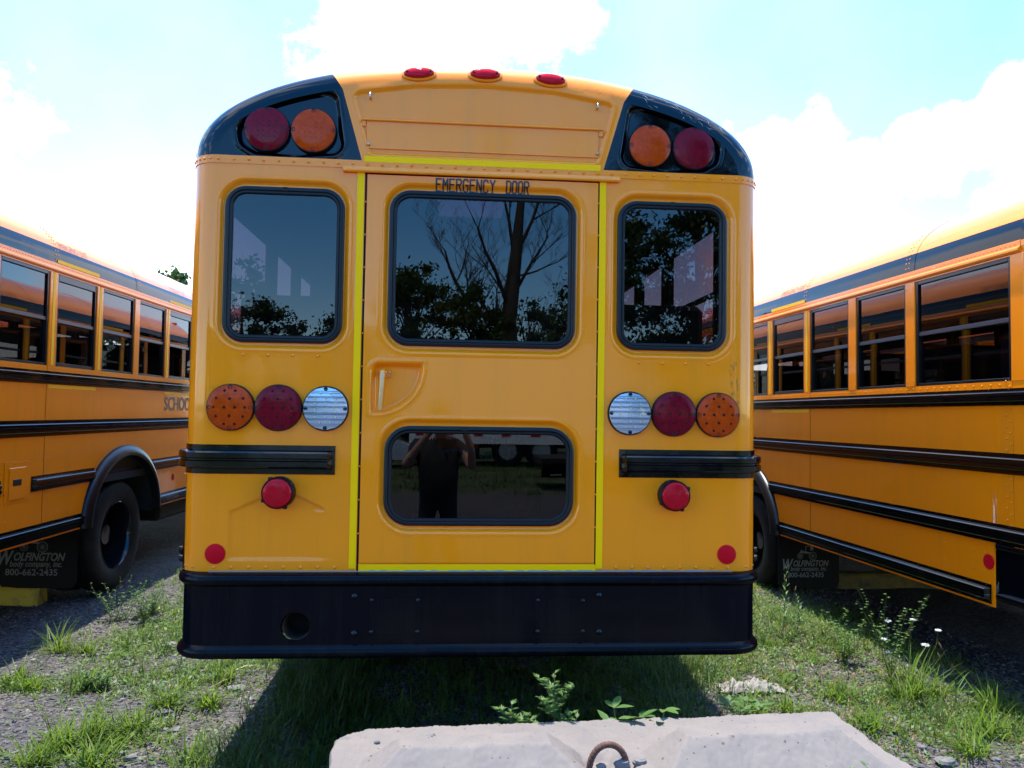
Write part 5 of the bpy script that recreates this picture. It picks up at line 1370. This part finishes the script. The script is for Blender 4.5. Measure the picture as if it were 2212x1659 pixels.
TUFTS = [(-1.72, 1.33, .24, 'largest bright green grass tuft beside the dark flat rock'), (-1.50, 1.32, .18, 'grass tuft right of the largest one, near the bus shadow'), (-1.95, .92, .22, 'broad grass tuft in the lower left gravel'),
         (-1.78, .98, .18, 'grass tuft at the upper right of the broad lower-left one'), (-2.05, .80, .2, 'arching grass tuft at the left of the broad lower-left one'), (-1.80, .58, .2, 'grass tuft cut by the bottom edge left of the gravel strip'), (-2.08, .60, .18, 'grass tuft at the bottom left of the picture'),
         (-2.64, 1.63, .14, 'starry grass tuft alone on the far left gravel'), (-2.78, 1.76, .15, 'leftmost grass tuft on the gravel'), (-2.35, 1.73, .13, 'small grass tuft between the gravel patches at left'), (-2.87, 2.46, .22, 'grass tuft with one tall blade at the left bus shadow edge'),
         (-2.68, 2.42, .15, 'grass tuft just inside the sunlit edge at left'), (-1.34, .60, .17, 'grass tuft at the left end of the concrete block'), (-1.52, 1.72, .16, 'fine wispy grass tuft under the left bumper end'),
         (2.72, 1.30, .30, 'tall bright grass plant standing alone on the right'), (2.28, 1.32, .14, 'grass tuft right of the crumpled rag'), (2.93, 1.36, .20, 'grass tuft on the right beside the foxtail'), (3.12, 1.08, .22, 'rightmost dark grass tuft in the shadow'),
         (2.86, .76, .20, 'grass tuft low on the right edge'), (2.59, .52, .22, 'grass tuft at the bottom right corner'), (1.89, 1.12, .13, 'grass tuft just below the crumpled rag'), (1.66, 1.12, .15, 'grass tuft left of and below the rag'), (2.24, .86, .13, 'small grass tuft right of the block corner')]
for i, (x, y, h_, lab) in enumerate(TUFTS):
    o = weed('tuft', x, y, h_, lab, 'grass tuft', mleaf=GRS); o.name = 'grass_tuft' if i == 0 else 'grass_tuft.%03d' % i; o['group'] = 'larger grass tufts on the gravel'

# ------------------------------------------------------------------ trees
BARK = mat('bark', (.09, .07, .055), .9, var=(8, (.045, .037, .03), .4, .65), bump=[(12, .5, .03)])
TL1 = leafmat('tree_leaf', (.035, .075, .014), (.07, .12, .022), .35, .8)
TL2 = leafmat('tree_leaf_dark', (.022, .05, .012), (.045, .08, .018), .3, .8)
def tree(x, y, H, Rc, lab, m=TL1, nl=5200, trunk=.18, low=.12, ls=.16, shape=1.0):
    if y < 0: nl = int(nl*1.9); ls *= .66
    o = empty('tree', (x, y, GZ), 0, lab, 'tree', 'trees around the lot')
    tb_ = MB(); P = [(.0, .0, -.2), (.05*H*.1, 0, H*.3), (random.uniform(-.3, .3), random.uniform(-.3, .3), H*.62), (0, 0, H*.93)]
    tb_.tube(P, [trunk, trunk*.8, trunk*.45, trunk*.1], 8); tb_.build('trunk', BARK, o, ang=60)
    lm = MB()
    cl = []
    ncl = int(60+Rc*22)
    for k in range(ncl):
        t_ = low+(1-low)*random.random()**.85; rr = Rc*(math.sin(PI*min(1, (1.02-t_)**.75*.9+.08)))*shape
        a = random.uniform(0, 2*PI); q_ = rr*random.uniform(.35, 1.0); c = Vector((math.cos(a)*q_, math.sin(a)*q_, H*t_*random.uniform(.94, 1.0))); cl.append((c, random.uniform(.22, .62)*max(.7, Rc*.30)))
        if k % 3 == 0: lm.tube([(0, 0, c.z*.7), tuple(c*.5+Vector((0, 0, c.z*.38))), tuple(c)], [trunk*.3, trunk*.16, .015], 5)
    lm.build('limbs', BARK, o, kind='stuff')
    C_ = np.array([tuple(c) for c, r_ in cl]); Rs = np.array([r_ for c, r_ in cl]); idx = rng.integers(0, len(cl), nl)
    d = rng.normal(0, 1, (nl, 3)); d /= np.linalg.norm(d, axis=1)[:, None]; p = C_[idx]+d*(Rs[idx]*np.abs(rng.normal(0, .85, nl)))[:, None]*np.array([1.15, 1.15, .8])
    u_ = rng.normal(0, 1, (nl, 3)); u_ /= np.linalg.norm(u_, axis=1)[:, None]; w_ = np.cross(u_, rng.normal(0, 1, (nl, 3))); w_ /= np.linalg.norm(w_, axis=1)[:, None]
    s = (ls*rng.uniform(.5, 1.1, nl))[:, None]
    V = np.stack([p-u_*s, p+w_*s*.5, p+u_*s, p-w_*s*.5], 1).reshape(-1, 3); F = (np.arange(nl)*4)[:, None]+[0, 1, 2, 3]
    obj('crown', V, F, m, o, False, 'stuff'); return o
tree(-15.6, 40, 9.2, 1.5, 'green tree beyond the left bus, its top showing just left of the rear corner', ls=.22, nl=6000)
tree(-17.7, 41, 9.0, 1.7, 'smaller tree top left of the other one above the left bus roof', ls=.22, nl=5000)
tree(-12.6, 44, 10.6, 2.4, 'tree beyond the lot hidden mostly by the middle bus', ls=.22, nl=5000)
# behind the camera: what the rear windows mirror
tree(-7.6, -25, 5.6, 2.4, 'bushy dark tree mirrored low in the left rear window', m=TL2, nl=9000)
tree(-10.8, -26, 7.0, 2.8, 'leftmost tree mirrored in the left rear window', m=TL2, nl=8000)
tree(-4.6, -25.5, 5.2, 2.2, 'low tree mirrored right in the left rear window', m=TL2, nl=8000)
tree(-1.6, -25, 7.0, 1.9, 'tree mirrored at the left of the door window', m=TL1, nl=9000)
tree(.8, -26, 6.6, 1.5, 'slender tree mirrored left of the dead one', m=TL1, nl=7000)
tree(5.6, -25, 8.2, 2.1, 'tree mirrored right of the dead one in the door window', m=TL1, nl=9000)
tree(7.6, -20.5, 13.5, 3.2, 'tall dense tree filling the mirror image in the right rear window', m=TL2, nl=26000)
tree(11.8, -22, 14.5, 3.6, 'rightmost tall dense tree behind the lot', m=TL2, nl=22000)
tree(3.0, -29, 6.6, 2.4, 'low tree at the foot of the dead one', m=TL1, nl=7000)
tree(15.8, -25, 14, 4.2, 'far right tall tree on the edge of the lot', m=TL2, nl=9000)
tree(-14.5, -28, 8.6, 3.0, 'far left tree on the edge of the lot', m=TL2, nl=8000)
for i, x in enumerate((-30, -25, -20, 20.5, 26, 32)):
    tree(x, -32-abs(x)*.2, random.uniform(8, 12), 4, ('%s tree of the row to the %s of the trailer' % (('farthest', 'middle', 'nearest')[i] if i < 3 else ('nearest', 'middle', 'farthest')[i-3], 'left' if i < 3 else 'right')), m=TL2, nl=5000, ls=.3)
# dead tree
dt = empty('dead_tree', (2.25, -27, GZ), 0, 'bare dead tree with forking branches mirrored in the door window', 'tree')
tb_ = MB(); br = MB()
def grow(p, d, L, r, depth, mb):
    n = 4; P = [p]; q_ = Vector(p); dd = Vector(d)
    for i in range(n):
        dd = (dd+Vector((random.uniform(-.16, .16), random.uniform(-.16, .16), random.uniform(-.02, .14)))).normalized(); q_ = q_+dd*(L/n); P.append(tuple(q_))
    mb.tube(P, [r*(1-.55*i/n) for i in range(n+1)], 6 if depth < 2 else 4)
    if depth < 6:
        for k in range(4 if depth < 3 else 3 if depth < 5 else 2):
            i = random.randint(1, n); a = random.uniform(0, 2*PI); sp_ = Vector((math.cos(a), math.sin(a)*.7, random.uniform(.0, .7)))
            grow(P[i], (dd*.75+sp_*.75).normalized(), L*random.uniform(.5, .72), max(.006, r*.5*(1.1-.12*i)), depth+1, br)
P = [(0, 0, -.2), (-.05, 0, 3.5), (-.2, 0, 5.2), (0.1, 0, 8.2), (.3, 0, 11.0)]; tb_.tube(P, [.42, .34, .33, .24, .12], 9); tb_.build('trunk', BARK, dt, ang=60)
grow((-.15, 0, 5.0), (-.9, 0, .42), 2.6, .15, 1, br); grow((-1.6, 0, 5.7), (-.7, .1, .8), 2.6, .10, 1, br); grow((-.1, 0, 5.6), (-.35, .2, .95), 3.6, .10, 1, br); grow((.0, 0, 6.4), (.6, 0, .7), 2.8, .08, 1, br)
grow((.1, 0, 7.8), (-.3, 0, 1), 3.0, .09, 1, br); grow((.1, 0, 8.0), (.35, .1, 1), 3.0, .09, 1, br); grow((-.05, 0, 3.6), (.75, 0, .5), 2.6, .09, 2, br); grow((-.05, 0, 3.9), (-.8, 0, .5), 2.4, .08, 2, br); grow((0, 0, 7.1), (.9, 0, .15), 1.9, .06, 2, br)
br.build('branches', BARK, dt, kind='stuff')

# ------------------------------------------------------------------ trailer, flatbed and car across the lot (mirrored in the rear of the bus)
WHP = mat('trailer_white', (.72, .72, .74), .4, coat=.3, bump=[(2, .1, .01)])
tr_ = empty('box_trailer', (3.8, -22.2, GZ), 0, 'long white box trailer parked across the lot, mirrored in the emergency door', 'trailer')
MB().box(-5.2, 5.4, -1.25, 1.25, 1.22, 3.95, .03).build('box', WHP, tr_)
MB().box(-5.2, 5.4, 1.252, 1.262, .74, 1.24).box(-5.2, 5.4, -1.262, -1.252, .74, 1.24).build('side_rail', WHP, tr_)
for i in range(20):
    MB().box(-5.1+i*.55, -5.1+i*.55+.02, 1.264, 1.272, 1.24, 3.9).build('rib', WHP, tr_)
for i in range(12): MB().box(-5.0+i*.9, -4.72+i*.9, 1.264, 1.268, .98, 1.04).build('marker', REFR, tr_)
TW = MB(); TW.lathe([(.28, -.12), (.50, -.14), (.52, -.08), (.52, .08), (.50, .14), (.28, .12)], 28, 'y'); TR = MB(); TR.lathe([(.29, .13), (.27, .08), (.12, .05), (.10, .12), (0, .13)], 24, 'y')
tw0 = None
for x in (-2.1, -1.05):
    wl = empty('wheel', (x, 1.0, .52)); wl.parent = tr_
    if tw0 is None: tw0 = (TW.build('tyre', TYRE, wl, ang=40), TR.build('rim', mat('rim_alloy', (.5, .5, .5), .35, metal=.8), wl, ang=40))
    else:
        for q_ in tw0: c = q_.copy(); col.objects.link(c); c.parent = wl
MB().box(-3.0, -.2, -.6, .9, .6, .98).build('bogie', DARK, tr_)
MB().add([(.8, 1.2, 1.0), (1.3, 1.2, 1.0), (2.2, 1.2, .45), (5.0, 1.2, .45), (5.2, 1.2, 1.0)]+[(x, 1.17, z) for x, z in ((.8, 1.0), (1.3, 1.0), (2.2, .45), (5.0, .45), (5.2, 1.0))], [(0, 1, 2, 3, 4), (5, 6, 7, 8, 9)]).build('side_skirt', WHP, tr_)
fb = empty('flatbed_trailer', (3.6, -14.6, GZ), 0, 'black flatbed trailer corner mirrored at the right of the lower door window', 'trailer')
MB().box(-1.7, 3.0, -1.0, .8, .55, .72, .01).build('deck', DARK, fb); MB().box(-1.7, 3.0, .8, .86, .30, .62, .01).build('side_beam', BUMP, fb)
for i in range(4): MB().box(-1.5+i*.45, -1.25+i*.45, .862, .866, .34, .38).build('marker', REFR if i % 2 else WHT, fb)
for x in (-.3, .6):
    wl = empty('wheel', (x, .2, .34)); wl.parent = fb
    for q_ in tw0: c = q_.copy(); col.objects.link(c); c.parent = wl; c.scale = (.65, .65, .65)
# silver saloon car
SIL = mat('silver_car_paint', (.42, .44, .47), .3, metal=.6, coat=1)
cr_ = empty('silver_car', (-3.6, -20.6, GZ), 0, 'silver saloon car mirrored at the left of the lower door window', 'car')
side = [(-2.3, .35), (-2.33, .75), (-2.2, .92), (-1.5, 1.0), (-.95, 1.38), (-.2, 1.46), (.45, 1.40), (1.15, .98), (2.0, .86), (2.28, .70), (2.3, .40), (2.2, .28), (-2.2, .28)]
V = []; n_ = len(side)
for y, k in ((-.86, 0), (-.80, 1), (.80, 1), (.86, 0)):
    for x, z in side:
        zz = z if (k or z < 1.02) else 1.02+(z-1.02)*.6; V.append((x*(1 if k else .985), y*(1 if z < 1.02 else .85), zz))
F = [tuple(range(n_)), tuple(range(3*n_, 4*n_))]
for k in range(3):
    for j in range(n_): a = k*n_+j; b2 = k*n_+(j+1) % n_; F.append((a, b2, b2+n_, a+n_))
angle_smooth(obj('body', V, F, SIL, cr_), 30)
for y in (-.80, .80):
    MB().add([(-1.30, y, .98), (-.85, y*.93, 1.32), (-.1, y*.92, 1.36), (-.1, y, .98)], [(0, 1, 2, 3)]).build('side_window', PRT, cr_); MB().add([(0, y*1.005, .98), (0, y*.925, 1.36), (.40, y*.925, 1.33), (1.0, y*1.005, .98)], [(0, 1, 2, 3)]).build('side_window', PRT, cr_)
    MB().box(.78, .98, min(y*1.1, y*1.24), max(y*1.1, y*1.24), .98, 1.10, .03).build('wing_mirror', SIL, cr_)
for x in (-1.4, 1.45):
    for y in (-.75, .75):
        wl = empty('wheel', (x, y, .32), 0 if y > 0 else PI); wl.parent = cr_
        for q_ in tw0: c = q_.copy(); col.objects.link(c); c.parent = wl; c.scale = (.62, .62, .62)

# ------------------------------------------------------------------ the photographer (seen mirrored in the lower door window)
def skin_obj(name, joints, edges, root, m, parent, sub=2):
    names = list(joints); me = bpy.data.meshes.new(name); me.from_pydata([joints[k][0] for k in names], [(names.index(a), names.index(b_)) for a, b_ in edges], []); o = bpy.data.objects.new(name, me); col.objects.link(o)
    o.modifiers.new('s', 'SKIN'); ss = o.modifiers.new('u', 'SUBSURF'); ss.levels = sub; ss.render_levels = sub
    lay = me.skin_vertices[0].data
    for i, k in enumerate(names): r_ = joints[k][1]; lay[i].radius = r_ if isinstance(r_, tuple) else (r_, r_); lay[i].use_root = (k == root)
    dg = bpy.context.evaluated_depsgraph_get(); me2 = bpy.data.meshes.new_from_object(o.evaluated_get(dg)); me2.name = name
    bpy.data.objects.remove(o); me2.materials.clear(); me2.materials.append(m); me2.polygons.foreach_set('use_smooth', [True]*len(me2.polygons))
    o2 = bpy.data.objects.new(name, me2); col.objects.link(o2); o2.parent = parent; return o2
px, py = CX-.10, -CD-.42; z0 = GZ
ph = empty('person', (px, py, z0), 0, 'photographer in dark shirt and trousers holding a camera up to the face', 'person')
SKN = mat('skin', (.42, .24, .17), .5, spec=.4); CLO = mat('dark_shirt', (.014, .015, .02), .85, bump=[(9, .4, .02)]); TRO = mat('dark_trousers', (.018, .018, .024), .85, bump=[(7, .4, .02)]); HAI = mat('grey_hair', (.09, .08, .07), .8); SHO = mat('shoe_leather', (.02, .018, .016), .5)
hx, hy, hz = CX-px, .30, CZ-z0           # where the camera is, in body coordinates (facing +y)
J = {'pel': ((0, 0, .95), (.15, .11)), 'bel': ((0, .02, 1.12), (.175, .15)), 'che': ((0, 0, 1.34), (.165, .115)), 'nec': ((.01, .03, 1.50), .058), 'he1': ((.03, .07, 1.585), .072), 'he2': ((.04, .085, 1.68), .094), 'he3': ((.045, .08, 1.76), .072)}
E_ = [('pel', 'bel'), ('bel', 'che'), ('che', 'nec'), ('nec', 'he1'), ('he1', 'he2'), ('he2', 'he3')]
for s_, k in ((-1, 'l'), (1, 'r')):
    J.update({'sh'+k: ((.185*s_, 0, 1.42), .062), 'el'+k: ((.30*s_, .17, 1.22), .045), 'fo'+k: ((.235*s_+hx*.5, .24, 1.40), .036), 'wr'+k: ((hx+.085*s_, .28, hz-.055), .027),
              'pa'+k: ((hx+.070*s_, .30, hz-.005), (.034, .020)), 'hi'+k: ((.095*s_, 0, .90), .095), 'kn'+k: ((.11*s_, .02, .50), .062), 'ca'+k: ((.11*s_, -.03, .36), .056), 'an'+k: ((.11*s_, -.02, .09), .04), 'to'+k: ((.125*s_, .14, .035), .038)})
    E_ += [('che', 'sh'+k), ('sh'+k, 'el'+k), ('el'+k, 'fo'+k), ('fo'+k, 'wr'+k), ('wr'+k, 'pa'+k), ('pel', 'hi'+k), ('hi'+k, 'kn'+k), ('kn'+k, 'ca'+k), ('ca'+k, 'an'+k), ('an'+k, 'to'+k)]
body = skin_obj('body', J, E_, 'pel', SKN, ph)
for s_, k in ((-1, 'l'), (1, 'r')):
    for q_ in range(4):
        zf = hz+.028-.019*q_; b0 = (hx+.078*s_, .305, zf); L_ = (.06, .068, .064, .052)[q_]
        skin_obj('finger', {'a': (b0, .0095), 'b': ((hx+.072*s_, .335, zf), .0092), 'c': ((hx+(.072-.022)*s_, .345, zf-.002), .0085), 'd': ((hx+(.072-L_*.7)*s_, .342, zf-.003), .0075)}, [('a', 'b'), ('b', 'c'), ('c', 'd')], 'a', SKN, ph, 1)
    skin_obj('thumb', {'a': ((hx+.075*s_, .288, hz-.03), .012), 'b': ((hx+.05*s_, .272, hz-.012), .011), 'c': ((hx+.030*s_, .272, hz+.006), .009)}, [('a', 'b'), ('b', 'c')], 'a', SKN, ph, 1)
body.data.materials.append(CLO); body.data.materials.append(TRO)
for p in body.data.polygons:
    c = p.center; ax_ = abs(c.x)
    if c.z < .98: p.material_index = 2
    elif c.z < 1.475 and (ax_ < .185 or (ax_ < .285 and c.y < .11 and c.z > 1.25)) and c.y < .19: p.material_index = 1
for s_ in (-1, 1): skin_obj('shoe', {'a': ((.112*s_, -.05, .05), .048), 'b': ((.118*s_, .06, .045), .05), 'c': ((.125*s_, .16, .035), .042)}, [('a', 'b'), ('b', 'c')], 'a', SHO, ph)
MB().lathe([(.06, -.03), (.098, .0), (.104, .05), (.088, .10), (.05, .13), (0, .138)], 18, 'z', (.042, .060, 1.68)).build('hair', HAI, ph, ang=60)
MB().lathe([(.012, 0), (.010, .02), (.003, .03)], 8, 'y', (.043, .165, 1.66)).build('nose', SKN, ph, ang=60)
for s_ in (-1, 1): MB().lathe([(.022, -.004), (.02, .006), (0, .008)], 10, 'x', (.043+.092*s_, .075, 1.67)).build('ear', SKN, ph, ang=60)
for s_ in (-1, 1): MB().lathe([(.011, .0), (.009, .006), (0, .008)], 10, 'y', (.043+.034*s_, .160, 1.70)).build('eye', LINER, ph, ang=60)
cmo = empty('camera_body', (CX, -CD-.085, CZ), 0, 'black camera held up in front of the photographer, lens towards the bus', 'camera')
CB = mat('camera_black', (.015, .015, .016), .5)
MB().box(-.06, .06, -.035, .0, -.042, .040, .008).build('case', CB, cmo); MB().lathe([(.030, 0), (.030, .045), (.027, .050), (.022, .046), (0, .040)], 24, 'y').build('lens', CB, cmo, ang=40)
